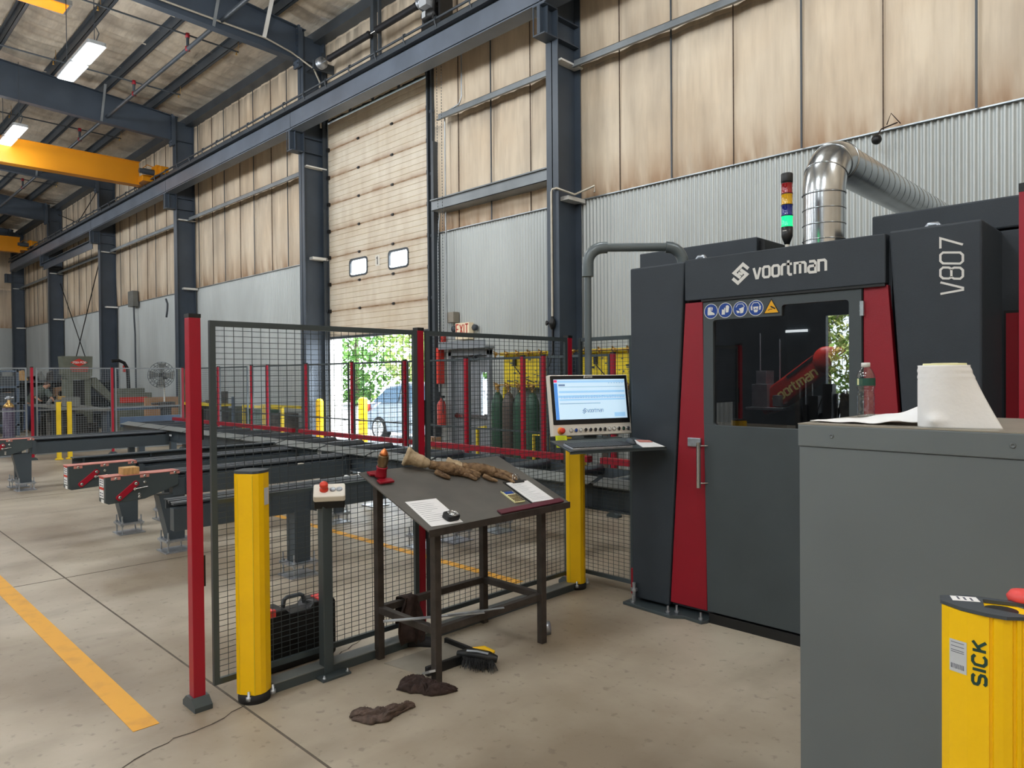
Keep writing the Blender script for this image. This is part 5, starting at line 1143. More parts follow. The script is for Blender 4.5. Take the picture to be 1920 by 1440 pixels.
m = MB(); letters(m, 'voortman', o+un*(.455*Wd)+V*(.952*H)+N*.003, un, V, N, .0085, .058, wd=1, depth=.0006); logo_mark(m, o+un*(.43*Wd)+V*(.945*H)+N*.003, un, V, N, .015, .2, .0006); m.build('bezel_logo', 'white_paint', mo)
bc = ['white_paint', 'sign_blue', 'white_paint', 'black', 'black', 'black', 'black', 'black', 'white_paint', 'white_paint', 'black', 'machine_green', 'steel_dark']
bc[11] = 'label_green'
for k, c_ in enumerate(bc):
    q = o+un*((.225+.0605*k)*Wd)+V*(.085*H)
    MB().lathe(q, [(.0155, 0), (.0155, .006), (.0125, .009), (.0125, .005)], 18, N).build('button_ring', 'chrome', mo)
    MB().lathe(q+N*.004, [(.012, 0), (.011, .004)], 16, N).build('button_cap', c_, mo)
q = o+un*(.10*Wd)+V*(.085*H)
MB().lathe(q, [(.027, 0), (.027, .004)], 22, N).build('stop_collar', 'orange', mo)
MB().lathe(q, [(.014, .004), (.014, .02), (.021, .024), (.020, .036), (.012, .040)], 22, N).build('emergency_stop', 'orange_red', mo)
MB().bar(o+un*.03*Wd-V*.02-N*.03, o+un*.97*Wd-V*.02-N*.03, .03, .03).build('rear_rail', 'fence_grey', mo) if False else None
arm_m = MB().box((-3.62, 4.22, 1.24), (-3.44, 4.40, 1.30)).bar((-3.54, 4.30, 1.22), tuple(o+un*.5*Wd-V*.03-N*.05), .10, .06).bar(tuple(o+un*.2*Wd-V*.045-N*.02), tuple(o+un*.86*Wd-V*.045-N*.02), .05, .045)
arm_m.build('mount', 'fence_grey', mo)
m = MB(); letters(m, 'voortman', o+un*(.44*Wd)-V*.045+N*.008, un, V, N, .006, .05, wd=1, depth=.0006); logo_mark(m, o+un*(.40*Wd)-V*.052+N*.008, un, V, N, .016, .2, .0006); m.build('mount_logo', 'white_paint', mo)
q = o+un*(.03*Wd)-V*.082+N*.006
nt_ = thing('sticky_note', 'bright yellow sticky note hanging from the lower left corner of the monitor', 'note', q)
MB().prism([(0, 0), (.092, .002), (.088, .085), (-.004, .088)], q, un, V, N, .0008).build('paper', 'note_yellow', nt_)
m = MB()
for k in range(4): m.prism([(.012, .07-.008*k), (.07, .07-.008*k), (.07, .0715-.008*k), (.012, .0715-.008*k)], q+N*.0009, un, V, N, .0002)
m.build('handwriting', 'rag', nt_)
ts = thing('keyboard_shelf', 'thin dark grey shelf holding the keyboard below the monitor', 'shelf', (-3.1, 3.9, 1.19))
tu = Vector((.42, .907, 0)).normalized(); tn = Vector((tu.y, -tu.x, 0)); t0 = Vector((-3.05, 3.63, 1.19)); Z = Vector((0, 0, 1)); TZ = (Z*math.cos(.13)+tn*math.sin(.13)); TB = (-tn*math.cos(.13)+Z*math.sin(.13))
MB().prism([(0, 0), (.742, 0), (.742, .34), (0, .34)], t0-TZ*.008, tu, TB, TZ, .008).prism([(.0, 0), (.742, 0), (.742, .008), (0, .008)], t0-TZ*.02, tu, TB, TZ, .02).build('plate', 'fence_grey', ts)
MB().bar(t0+tu*.25+TB*.25-TZ*.03, (-3.56, 4.34, 1.16), .06, .03).bar(t0+tu*.1+TB*.32-TZ*.02, t0+tu*.7+TB*.32-TZ*.02, .03, .03).build('support', 'fence_grey', ts)
kb = thing('keyboard', 'grey keyboard with black keys on the shelf under the monitor', 'keyboard', t0+tu*.2-tn*.08)
k0 = t0+tu*.02+TB*.012
MB().prism([(0, 0), (.46, 0), (.46, .15), (0, .15)], k0, tu, TB, TZ, .018).build('body', 'zinc', kb, bevel=.004)
m = MB()
for i in range(20):
    for j in range(6): m.prism([(.008+.0222*i, .006+.0235*j), (.027+.0222*i, .006+.0235*j), (.027+.0222*i, .026+.0235*j), (.008+.0222*i, .026+.0235*j)], k0+TZ*.018, tu, TB, TZ, .006)
m.build('keys', 'kbd', kb)
ms = thing('computer_mouse', 'dark computer mouse right of the keyboard', 'mouse', t0+tu*.55)
m = MB(); M3 = Matrix((tu, TB, TZ)).transposed(); c0 = t0+tu*.545+TB*.16; mm = MB().ellipsoid((0, 0, 0), (.034, .055, .036), 18, 12); vs = []
for v_ in mm.v: v_ = Vector(v_); v_.z = max(v_.z, 0); vs.append(c0+M3 @ v_)
m.add(vs, mm.f, True); m.build('shell', 'steel_dark', ms)
meta(MB().prism([(.56, .015), (.73, .005), (.725, .22), (.60, .25)], t0+TZ*.0005, tu, TB, TZ, .003).build('paper_notes', 'paper'), 'loose paper notes under the mouse at the right end of the keyboard shelf', 'paper')
meta(MB().prism([(.62, .16), (.715, .14), (.725, .20), (.63, .23)], t0+TZ*.0036, tu, TB, TZ, .003).build('pink_tag', 'red_worn'), 'faded pink tag on the paper at the right end of the shelf', 'tag')
# ------------------------------------------------------------------ foreground cabinet and what stands on it
cab = thing('steel_cabinet', 'large plain grey steel cabinet in the right foreground', 'cabinet', (-.3, 2.75, 0))
MB().box((-1.008, 2.405, 0), (.55, 3.10, 1.452)).build('body', 'cabinet_grey', cab, bevel=.002)
MB().box((-1.011, 2.400, 1.453), (.553, 3.105, 1.526)).build('top_rim', 'cabinet_grey', cab, bevel=.003)
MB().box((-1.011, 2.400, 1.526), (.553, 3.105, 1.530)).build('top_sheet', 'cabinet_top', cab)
m = MB()
for x in (-.90, -.405): m.lathe((x, 2.400, 1.492), [(.008, 0), (.007, .003), (.004, .003), (.0035, .001)], 14, (0,-1,0))
m.build('screw', 'cabinet_grey', cab)
bt = thing('water_bottle', 'clear plastic water bottle with white cap standing on the grey cabinet', 'bottle', (-.945, 2.86, 1.53))
P = [(.026, 0), (.0315, .006), (.0315, .016), (.029, .024), (.0315, .032), (.029, .042), (.0315, .052), (.029, .062), (.031, .072), (.030, .088), (.0275, .098), (.030, .108), (.0325, .118), (.0325, .150), (.0300, .163), (.022, .180), (.013, .190), (.0125, .196)]
BO = (-.945, 2.86, 1.53)
MB().lathe(BO, P, 28).build('body', 'bottle_clear', bt)
MB().lathe(BO, [(.0125, .190), (.0155, .191), (.0155, .205), (.014, .207)], 20).build('cap', 'white_paint', bt)
def wrap(a0, a1, z0, z1, r, nm, m, par):
    k = 14; c = Vector(BO); mb = MB(); vs = []
    for i in range(k+1):
        a = a0+(a1-a0)*i/k; vs += [c+Vector((math.cos(a)*r, math.sin(a)*r, z0)), c+Vector((math.cos(a)*r, math.sin(a)*r, z1))]
    mb.add(vs, [(2*i, 2*i+2, 2*i+3, 2*i+1) for i in range(k)], True); return mb.build(nm, m, par)
wrap(-3.6, 1.0, .120, .149, .0330, 'label', 'label_green', bt)
wrap(-2.3, -2.0, .123, .147, .0333, 'label_badge', 'label_cream', bt); wrap(-1.86, -1.58, .124, .146, .0333, 'label_badge', 'copper_bin', bt)
# centre pull towel roll with its sheet draped over
tr = thing('paper_towel_roll', 'white paper towel roll standing on the grey cabinet', 'paper towel', (-.59, 2.50, 1.53))
RC = Vector((-.598, 2.505, 1.53))
MB().lathe(RC, [(.064, 0), (.066, .004), (.066, .188), (.063, .190), (.022, .190), (.020, .184), (.020, 0)], 32).build('roll', 'cloth_white', tr)
MB().lathe(RC+Vector((0,0,.186)), [(.060, 0), (.058, .010), (.045, .007), (.035, .011), (.024, .006), (.024, 0)], 32).build('torn_edge', 'label_cream', tr)
def drape(u, v):
    a = math.radians(200+150*u); z = .190*v
    fl = (1-v)**1.2; r = .072+.085*fl*max(0, (u-.35)/.65)**1.3 - .004*math.sin(v*60)*.25*(v > .75)
    y_ = math.sin(a)*r*(1 if u > .1 else 1); return RC+Vector((math.cos(a)*r, max(math.sin(a)*.075, -.1), z))+Vector((0, -.012*math.exp(-((u-.42)/.12)**2-((v-.12)/.08)**2), 0))
MB().grid(drape, 40, 40).build('draped_sheet', 'paper', tr, solid=.0015)
def tongue(u, v):
    x = -1.0+.36*u; wv = .05+.09*min(1, u*1.6); y = 2.50+.05*u+wv*(v-.35)*1.4
    h = .004+.016*math.sin(math.pi*v)*min(1, u*2)+.050*max(0, (u-.45)/.55)**1.4*(1-abs(v-.5)*1.4) + .005*math.sin(u*19+v*7)*u
    return (x, y, 1.531+max(.0, h))
cloth('towel_sheet', 'crumpled white towel sheet trailing left of the towel roll on the cabinet', 'paper towel', tongue, 'cloth_white', 36, 16, .0015)
# near sensor columns
sn = thing('sensor_column', 'nearest yellow sensor column at the lower right, in front of the grey cabinet', 'sensor column', (-.345, 1.745, 0), math.radians(14), 'yellow sensor columns')
M = WM[sn.name]
prof = [(-.075, -.010), (-.062, -.030), (-.03, -.048), (.006, -.060), (.007, -.056), (.012, -.056), (.014, -.061), (.030, -.061), (.045, -.058), (.047, -.053), (.051, -.053), (.053, -.056), (.060, -.054), (.062, -.049), (.066, -.048), (.074, -.040), (.075, .03), (.05, .055), (-.05, .055), (-.075, .03)]
n = len(prof)
def ext(mb, P, z0, z1, k=1.0): 
    q = len(P); vs = [M @ Vector((a*k, b*k, z0)) for a, b in P]+[M @ Vector((a*k, b*k, z1)) for a, b in P]
    return mb.add(vs, [tuple(range(q))[::-1], tuple(range(q, 2*q))]+[(i, (i+1) % q, q+(i+1) % q, q+i) for i in range(q)])
ext(MB(), prof, .03, 1.205).build('housing', 'yellow', sn)
ext(MB(), [(-.078, -.008), (-.04, -.044), (.0, -.062), (.035, -.068), (.078, -.048), (.078, -.040), (.0, -.020), (-.0, .04), (.078, .045), (.078, .058), (-.03, .058), (-.078, .03)], 1.206, 1.213).build('cap', 'steel_dark', sn)
ext(MB(), [(.03+.03*math.cos(a), .0+.028*math.sin(a)) for a in [k*math.pi/8 for k in range(16)]], 1.2055, 1.2075).build('cap_insert', 'black', sn)
ext(MB(), [(-.055, .0), (-.005, .012), (-.012, .045), (-.06, .033)], 1.2135, 1.2142).build('top_label', 'paper', sn)
m = MB()
for k in range(3): ext(m, [(-.045+.012*k, .012), (-.041+.012*k, .013), (-.045+.012*k, .033), (-.049+.012*k, .032)], 1.2142, 1.2146)
m.build('top_label_print', 'ink', sn)
fa, fb = Vector((-.075, -.010, 0)), Vector((.006, -.060, 0))
fa2, fb2 = Vector((-.030, -.048, 0)), Vector((.006, -.060, 0))
def face(pa, pb):
    a, b = M @ pa, M @ pb; u_ = (b-a); u_.z = 0; L_ = u_.length; u_.normalize(); return a, u_, Vector((u_.y, -u_.x, 0)), L_
a, u_, n_, L_ = face(fa2, fb2)
letters(MB(), 'SICK', a+u_*(L_*.86)+Z*1.063+n_*.0003, Z, -u_, n_, .0235, .088, wd=1.15, gap=1.5, depth=.0006).build('maker_lettering', 'sick_green', sn)
a, u_, n_, L_ = face(Vector((-.062, -.030, 0)), Vector((-.030, -.048, 0)))
MB().prism([(.001, 1.075), (.035, 1.075), (.035, 1.142), (.001, 1.142)], a+n_*.0003, u_, Z, n_, .0006).build('rating_label', 'label_grey', sn)
m = MB()
for k in range(9): m.prism([(.004+.003*k, 1.082), (.004+.003*k+random.uniform(.0008, .002), 1.082), (.004+.003*k+.0014, 1.092), (.004+.003*k, 1.092)], a+n_*.0009, u_, Z, n_, .0003)
for zz in (1.136, 1.128, 1.120, 1.116): m.prism([(.004, zz), (.03, zz), (.03, zz+.0012), (.004, zz+.0012)], a+n_*.0009, u_, Z, n_, .0003)
m.build('label_print', 'ink', sn)
ext(MB(), circ(0, 0, .085, 24), 0, .03).build('base', 'black_rubber', sn)
s2 = sensor_column('sensor_column', 'second yellow sensor column half cut off by the right picture edge', -.205, 1.80, math.radians(14), h=1.195)
MB().lathe((-.290, 1.835, 1.208), [(.028, 0), (.032, .012), (.024, .024), (.008, .028)], 16).build('pink_cap', 'pink_red', s2)
rp = thing('red_corner_post', 'tall red post with black cap at the right picture edge', 'post', (-.64, 4.2, 0))
MB().box((-.678, 4.16, 0), (-.60, 4.24, 2.56)).build('tube', 'post_red', rp); MB().box((-.679, 4.159, 2.56), (-.599, 4.241, 2.602)).build('cap', 'black', rp)
# ------------------------------------------------------------------ far guard fences (same posts and panels, copied)
pr = fence_post('far red fence post before the yellow gas rack, left of a close pair', -6.60, 6.88, 1.97)
pts = [(-16.27, 'leftmost standing against the grey wall lining'), (-13.87, 'between two mesh panels, in front of the green bins'), (-12.31, 'in front of the column left of the roll-up door'), (-10.735, 'dark against the open door, left of the parked car'), (-9.21, 'dark against the parked car, near the right side of the door'), (-7.74, 'in front of the side door with the exit sign'), (-6.23, 'right one of the close pair in front of the gas rack'), (-5.11, 'seen between the yellow column and the machine'), (-14.60, 'bright red, seen just left of the green bins')]
for x, lab in pts: dup(pr, (x, 6.88, 0), 0, 'far red fence post, '+lab)
pf = fence_panel('far wire mesh panel, in front of the parked car', -10.68, 6.88, -9.26, 6.88, .1, 1.95, 'wire_grey', (.95,), .05, .05, .003, 'far fence panels')
labs = {-12.25: 'between the column and the open door', -13.81: 'in front of the green bins', -9.15: 'right of the parked car, before the door track', -7.68: 'in front of the gas cylinders', -17.75: 'at the left end behind the conveyor', -16.2: 'in front of the cluttered benches'}
for x, lab in labs.items():
    dup(pf, (x, 6.88, 0), 0, 'far wire mesh panel, '+lab)
fence_panel('narrow wire mesh panel between the close pair of red posts and the corner', -6.17, 6.88, -5.15, 6.88, .1, 1.95, 'wire_grey', (.95,), .05, .05, .003, 'far fence panels')
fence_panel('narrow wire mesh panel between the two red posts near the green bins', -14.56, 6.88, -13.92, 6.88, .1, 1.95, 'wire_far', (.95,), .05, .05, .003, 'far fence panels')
LXF = -17.72
for y, lab in ((3.55, 'in front of the bending worker'), (5.08, 'in front of the workshop wall column'), (6.62, 'at the left far corner behind the conveyor end')): dup(pr, (LXF, y, 0), math.pi/2, 'red post of the left fence '+lab, 'red guard fence posts')
for y, lab in ((2.0, 'at the left picture edge'), (3.62, 'in front of the grey ironworker'), (5.14, 'in front of the big fan')):
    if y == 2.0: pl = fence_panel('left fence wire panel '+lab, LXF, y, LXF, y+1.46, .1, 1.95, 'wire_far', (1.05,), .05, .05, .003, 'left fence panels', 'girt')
    else: dup(pl, (LXF, y, 0), 0, 'left fence wire panel '+lab)
for i, (y, lab) in enumerate(((3.95, 'left of the close pair'), (4.15, 'right of the close pair'))):
    c = meta(MB().box((-17.42, y-.04, 0), (-17.34, y+.04, 1.22)).lathe((-17.38, y, 0), [(.08, 0), (.08, .03)], 12).build('light_curtain_post', 'yellow_old', bevel=.006), 'slim yellow light curtain post, '+lab+', before the left fence', 'post', 'slim yellow posts')

# ------------------------------------------------------------------ gas cylinders and rack by the side door
def gas(x, y, m, lab, h=1.42, r=.115, cap=None):
    c = thing('gas_cylinder', lab, 'gas cylinder', (x, y, 0), 0, 'gas cylinders by the side door')
    MB().lathe((x, y, 0), [(r*.9, 0), (r, .02), (r, h-.24), (r*.92, h-.15), (r*.6, h-.05), (r*.3, h)], 20).build('body', m, c)
    if cap: MB().lathe((x, y, h-.2), [(r*1.0, 0), (r*.95, .08), (r*.6, .16), (r*.2, .2)], 20).build('shoulder', cap, c)
    MB().lathe((x, y, h-.01), [(r*.28, 0), (.02, .03), (.02, .09), (.045, .10), (.045, .12), (.01, .13)], 10).box((x-.05, y-.012, h+.04), (x+.05, y+.012, h+.06)).build('valve', 'brass', c)
gas(-8.60, 8.35, 'green_cyl', 'dark green gas cylinder, first from the left by the side door')
gas(-8.34, 8.35, 'brown_cyl', 'brownish gas cylinder, second from the left by the side door')
gas(-8.08, 8.35, 'green_cyl', 'dark green gas cylinder, third from the left, partly behind a red post')
gas(-7.80, 8.35, 'green_cyl', 'dark green gas cylinder, rightmost of the row by the column')
gas(-6.3, 8.4, 'brown_cyl', 'gas cylinder right of the column, glimpsed behind the monitor')
for k, (x0, x1, lab) in enumerate(((-8.70, -7.62, 'yellow gas manifold rack behind the cylinders, left of the column'), (-6.98, -5.9, 'yellow gas manifold rack seen above the monitor, right of the column'))):
    r = thing('gas_rack', lab, 'rack', (x0, 8.6, 0), 0, 'yellow gas racks')
    MB().box((x0, 8.60, 1.50), (x1, 8.63, 2.06)).build('board', 'rack_yellow', r)
    MB().box((x0-.02, 8.52, 2.04), (x1+.1, 8.62, 2.09)).box((x0+.02, 8.55, 0), (x0+.07, 8.60, 1.5)).box((x1-.07, 8.55, 0), (x1-.02, 8.60, 1.5)).build('frame', 'rack_yellow', r)
    m = MB()
    for z in (2.07, 1.54):
        m.tube([(x0-.12, 8.50, z), (x1, 8.50, z)], .012, 6)
        for q in range(5): m.lathe((x0-.1+.26*q, 8.50, z), [(.03, -.03), (.035, 0), (.02, .035)], 8, (0,-1,0)).tube([(x0-.1+.26*q, 8.5, z-.06), (x0-.1+.26*q, 8.46, z+.05)], .012, 6)
    m.build('manifold', 'brass', r)
    m = MB().tube([(x0+.3, 8.55, 1.95), (x0+.33, 8.52, 1.85), (x0+.55, 8.5, 1.66), (x0+.8, 8.5, 1.58)], .009, 6).box((x0+.26, 8.55, 1.86), (x0+.31, 8.6, 2.0)); m.build('hose', 'black', r)
    m = MB()
    for q in range(24): a, b = random.uniform(x0+.03, x1-.1), random.uniform(1.56, 1.98); m.box((a, 8.594, b), (a+random.uniform(.02, .07), 8.599, b+random.uniform(.01, .03)))
    m.build('faded_print', 'machine_green', r)
cg_ = thing('cylinder_guard', 'yellow tube guard rail beside the gas cylinders', 'guard rail', (-8.8, 8.1, 0))
MB().tube([(-8.86, 8.12, 0), (-8.86, 8.12, .82), (-8.66, 8.12, .84)], .03, 10).tube([(-7.5, 8.05, 0), (-7.5, 8.05, .78), (-7.2, 8.05, .78), (-7.2, 8.05, 0)], .025, 10).build('rail', 'rack_yellow', cg_)
ap = thing('air_line', 'white air pipe with regulator running down the steel column', 'pipe', (-7.2, 8.2, 2))
MB().tube([(-6.79, 8.7, 4.50), (-6.79, 8.7, 4.60), (-7.02, 8.5, 4.47), (-7.14, 8.21, 4.54), (-7.22, 8.21, 4.54), (-7.24, 8.21, 4.50), (-7.24, 8.21, 2.60)], .018, 10).build('pipe', 'conduit', ap)
MB().lathe((-7.24, 8.21, 2.40), [(.02, 0), (.04, .03), (.055, .08), (.055, .12), (.03, .17), (.02, .2)], 14).lathe((-7.32, 8.19, 2.50), [(.03, 0), (.04, .02), (.0, .025)], 12, (-.3, -1, 0)).build('regulator', 'black', ap)
MB().tube([(-7.24, 8.21, 2.40), (-7.24, 8.21, 2.05), (-7.26, 8.15, 1.85), (-7.36, 8.12, 1.72)], .014, 8).build('hose', 'black', ap)

# ------------------------------------------------------------------ things along the wall left of the roll-up door
wb = thing('yellow_rail_bench', 'yellow framed rack holding green wire bins, left of the roll-up door', 'rack', (-17.5, 8.2, 0))
m = MB()
for x0, x1 in ((-17.35, -16.25), (-16.15, -15.3)):
    m.box((x0, 7.92, .96), (x1, 7.98, 1.02)).box((x0, 7.92, 0), (x0+.06, 7.98, .96)).box((x1-.06, 7.92, 0), (x1, 7.98, .96)).box((x0, 8.4, .96), (x1, 8.46, 1.02))
m.build('frame', 'rack_yellow', wb)
MB().box((-17.25, 8.0, .05), (-16.35, 8.4, .92)).build('green_bin', 'copper_bin', wb)
MB().box((-16.05, 8.0, .05), (-15.4, 8.4, .85)).build('dark_bin', 'dark_stuff', wb)
def clutter(name, label, cat, x0, y0, z0, w_, d_, h_, n, mats, seed, par_label=None):
    """one machine or heap built from many fitted blocks, rods and rounded lumps"""
    rnd = random.Random(seed); t = thing(name, label, cat, (x0, y0, z0))
    parts = {m: MB() for m in mats}
    for k in range(n):
        m = mats[k % len(mats)]; a = x0+rnd.uniform(0, w_*.85); b = y0+rnd.uniform(0, d_*.7); s = rnd.uniform(.05, .3)*min(w_, 1.2); hh = rnd.uniform(.1, h_)
        q = rnd.random()
        if q < .55: parts[m].box((a, b, z0), (a+s, b+min(s, d_), z0+hh))
        elif q < .8: parts[m].tube([(a, b, z0+hh*.3), (a+rnd.uniform(-.3, .3), b+.1, z0+hh)], rnd.uniform(.012, .05), 8)
        else: parts[m].lathe((a, b, z0), [(s*.4, 0), (s*.45, hh*.5), (s*.3, hh*.8), (s*.1, hh)], 12)
    for m, mb in parts.items():
        if mb.v: mb.build('piece', m, t)
    return t
clutter('bench_grinder', 'dark bench with machine parts against the wall left of the roll-up door', 'workbench', -21.5, 7.9, 0, 3.6, .6, 1.15, 26, ['dark_stuff', 'machine_green'], 4)
clutter('parts_shelf', 'dark heap of equipment on a yellow edged bench left of the green bins', 'workbench', -19.2, 7.6, 0, 1.8, .5, 1.5, 18, ['dark_stuff', 'blue_rack'], 9)
meta(MB().box((-20.2, 7.5, .98), (-17.9, 7.9, 1.04)).build('bench_rail', 'rack_yellow'), 'yellow bench edge behind the far fence at the left', 'rail')
eb = thing('breaker_box', 'grey switch box with cable on the wall high above the fan', 'electrical box', (-27.85, 8.7, 4.6))
MB().box((-28.1, 8.62, 4.30), (-27.55, 8.80, 4.85)).build('box', 'far_grey', eb)
MB().tube([(-27.8, 8.72, 4.3), (-27.78, 8.72, 3.9), (-27.7, 8.72, 3.3), (-27.7, 8.72, 0.4)], .03, 6).build('conduit', 'steel_dark', eb)
meta(MB().box((-29.2, 8.74, 1.95), (-28.9, 8.82, 2.2)).build('wall_button', 'exit_red', bevel=.01), 'small red box on the grey wall left of the fan', 'electrical box')
meta(MB().tube([(-22.60, 8.0, 3.55), (-22.52, 8.0, 3.75), (-22.5, 8.0, 3.95), (-22.62, 8.0, 4.1)], .03, 8).build('hose_loop', 'steel_dark'), 'dark hose loop hanging behind the second left column', 'hose')
fn_ = thing('pedestal_fan', 'large round caged pedestal fan on a white pole by the wall', 'fan', (-20, 6.93, 0))
fc = Vector((-20.0, 6.93, 1.79)); fa = Vector((.75, -.62, .1)).normalized()
m = MB(); a_ = fa.cross(Z).normalized(); b_ = fa.cross(a_)
for k in range(20):
    t = 2*math.pi*k/20; e = a_*math.cos(t)+b_*math.sin(t); m.tube([fc+fa*.10+e*.05, fc+fa*.09+e*.22, fc+fa*.02+e*.345], .005, 4).tube([fc-fa*.12+e*.05, fc-fa*.10+e*.22, fc-fa*.0+e*.345], .005, 4)
for r_, h_ in ((.345, .01), (.26, .075), (.15, .10), (.26, -.09)): m.tube([fc+fa*h_+(a_*math.cos(2*math.pi*k/24)+b_*math.sin(2*math.pi*k/24))*r_ for k in range(25)], .007, 5)
m.build('cage', 'steel_dark', fn_)
m = MB()
for k in range(4):
    t = 2*math.pi*k/4; e = a_*math.cos(t)+b_*math.sin(t); g_ = a_*-math.sin(t)+b_*math.cos(t)
    m.add([fc+e*.05-g_*.03, fc+e*.31-g_*.13+fa*.03, fc+e*.32+g_*.10-fa*.03, fc+e*.05+g_*.03, fc+e*.05-g_*.03-fa*.006, fc+e*.31-g_*.13+fa*.024, fc+e*.32+g_*.10-fa*.036, fc+e*.05+g_*.03-fa*.006], [(0,1,2,3), (7,6,5,4), (0,4,5,1), (1,5,6,2), (2,6,7,3), (3,7,4,0)])
m.build('blade', 'far_grey', fn_)
MB().tube([fc-fa*.28, fc-fa*.05], .09, 14).build('motor', 'black', fn_)
MB().tube([fc-fa*.2, (fc.x-.15, fc.y+.12, 1.6), (fc.x-.15, fc.y+.12, .05)], .02, 8).lathe((fc.x-.15, fc.y+.12, 0), [(.3, 0), (.3, .03), (.05, .06)], 20).build('pole', 'white_paint', fn_)
# ironworker with its sign box
iw = thing('ironworker', 'grey ironworker punch press with a red diamond sign on its top cover', 'machine', (-24.8, 6.1, 0))
MB().prism([(5.66, 2.39), (6.47, 2.39), (6.45, 1.80), (6.35, 1.68), (5.80, 1.68), (5.70, 1.85)], (-24.9, 0, 0), (0,1,0), (0,0,1), (1,0,0), .5).build('cover', 'machine_green', iw)
sx = -24.395
MB().prism([(5.87, 2.20), (6.10, 2.32), (6.33, 2.20), (6.10, 2.08)], (sx, 0, 0), (0,1,0), (0,0,1), (1,0,0), .006).build('diamond', 'bright_red_sign', iw)
MB().box((sx, 5.87, 1.985), (sx+.005, 6.35, 2.06)).box((sx, 5.90, 1.93), (sx+.005, 6.33, 1.95)).build('stripe', 'bright_red_sign', iw)
letters(MB(), '2150A-PC50', (sx+.006, 5.93, 2.175), (0,1,0), (0,0,1), (1,0,0), .055, .35, wd=1.1, depth=.004).build('lettering', 'white_paint', iw)
MB().box((-24.9, 5.75, 0), (-24.45, 5.95, 1.7)).box((-24.9, 6.25, 0), (-24.45, 6.42, 1.7)).box((-24.9, 5.7, .3), (-24.4, 6.45, .9)).prism([(6.45, 1.75), (6.6, 1.75), (7.2, 1.0), (7.05, .95), (6.45, 1.5)], (-24.8, 0, 0), (0,1,0), (0,0,1), (1,0,0), .25).build('frame', 'machine_green', iw)
MB().box((-24.7, 5.95, .9), (-24.45, 6.25, 1.65)).build('throat', 'black', iw)
tb = thing('steel_worktable', 'long grey steel work table in front of the ironworker', 'table', (-20.5, 5, 0))
MB().add([(-24.2, 4.75, 1.0), (-20.0, 4.75, 1.0), (-20.0, 5.75, .93), (-24.2, 5.95, .95), (-24.2, 4.75, .94), (-20.0, 4.75, .94), (-20.0, 5.75, .87), (-24.2, 5.95, .89)], [(0,1,2,3), (4,7,6,5), (0,4,5,1), (1,5,6,2), (2,6,7,3), (3,7,4,0)]).build('table_top', 'far_grey', tb)
for x, y in ((-24, 4.9), (-20.2, 4.9), (-20.2, 5.6), (-24, 5.8), (-22, 4.9)): MB().box((x-.05, y-.05, 0), (x+.05, y+.05, .9)).build('leg', 'steel_dark', tb)
clutter('scrap_bin', 'dark bin of offcuts beneath the long work table', 'bin', -24.0, 4.9, 0, 4.0, .8, .84, 70, ['dark_stuff', 'black'], 17)
clutter('table_tools', 'small tools and clamps lying on the work table', 'tools', -22.8, 4.85, 1.0, 2.2, .4, .25, 10, ['far_grey', 'brass'], 21)
sh = thing('storage_shelf', 'long dark shelf unit crowded with brown scraps behind the work table', 'shelf', (-27, 5, 0))
m = MB()
for z in (.5, 1.1, 1.62): m.box((-27.8, 2.9, z), (-27.2, 8.0, z+.05))
for y in (2.9, 4.6, 6.3, 7.95): m.box((-27.8, y, 0), (-27.72, y+.06, 2.0)).box((-27.28, y, 0), (-27.2, y+.06, 2.0))
m.box((-27.85, 2.9, 0), (-27.82, 8.0, 1.6))
m.build('frame', 'steel_dark', sh)
rnd = random.Random(31)
for k in range(26):
    y = 3.0+rnd.uniform(0, 4.4); lv = rnd.choice((.55, 1.15, 1.67, 1.67)); h_ = rnd.uniform(.1, .34)
    mt, nm = rnd.choice((('wood', 'timber_offcut'), ('dark_stuff', 'steel_part'), ('plywood', 'cardboard_box'), ('machine_green', 'steel_part'), ('far_grey', 'steel_part')))
    o_ = MB().prism([(y, lv), (y+rnd.uniform(.12, .3), lv), (y+rnd.uniform(.08, .3), lv+h_), (y+rnd.uniform(0, .05), lv+h_*rnd.uniform(.6, 1))], (-27.65, 0, 0), (0,1,0), (0,0,1), (1,0,0), .3).build(nm, mt)
    meta(o_, 'odd piece of %s lying on the crowded shelf unit, level %s' % ({'timber_offcut': 'timber', 'steel_part': 'steel', 'cardboard_box': 'brown cardboard'}[nm], {.55: 'at the bottom', 1.15: 'in the middle', 1.67: 'at the top'}[lv]), {'timber_offcut': 'wood', 'steel_part': 'part', 'cardboard_box': 'box'}[nm], 'scraps on the shelf unit, %s %s' % (nm, lv))
br_ = thing('blue_rack', 'blue painted steel rack at the far left edge', 'rack', (-26, 4.6, 0))
m = MB()
for z in (.3, .95, 1.45, 1.93): m.box((-26.2, 3.9, z), (-25.9, 4.86, z+.05))
for y in (3.9, 4.8): m.box((-26.2, y, 0), (-25.9, y+.06, 1.98))
m.build('frame', 'blue_rack', br_)
MB().box((-26.15, 4.0, 1.5), (-25.95, 4.75, 1.8)).box((-26.15, 4.0, 1.0), (-25.95, 4.75, 1.3)).build('bin', 'steel_dark', br_)
gp = thing('gas_cylinder', 'purple gas cylinder with bright brass shoulder at the far left', 'gas cylinder', (-18.9, 3.35, 0))
MB().lathe((-18.9, 3.35, 0), [(.11, 0), (.115, .02), (.115, 1.08)], 20).build('body', 'purple_cyl', gp)
MB().lathe((-18.9, 3.35, 1.08), [(.11, 0), (.10, .05), (.06, .10), (.03, .12), (.03, .18)], 20).build('shoulder', 'brass', gp)
MB().tube([(-18.9, 3.28, 1.28), (-18.9, 3.44, 1.3)], .02, 8).lathe((-18.9, 3.35, 1.24), [(.02, 0), (.045, .04), (.045, .09), (.01, .1)], 10).build('regulator', 'zinc', gp)
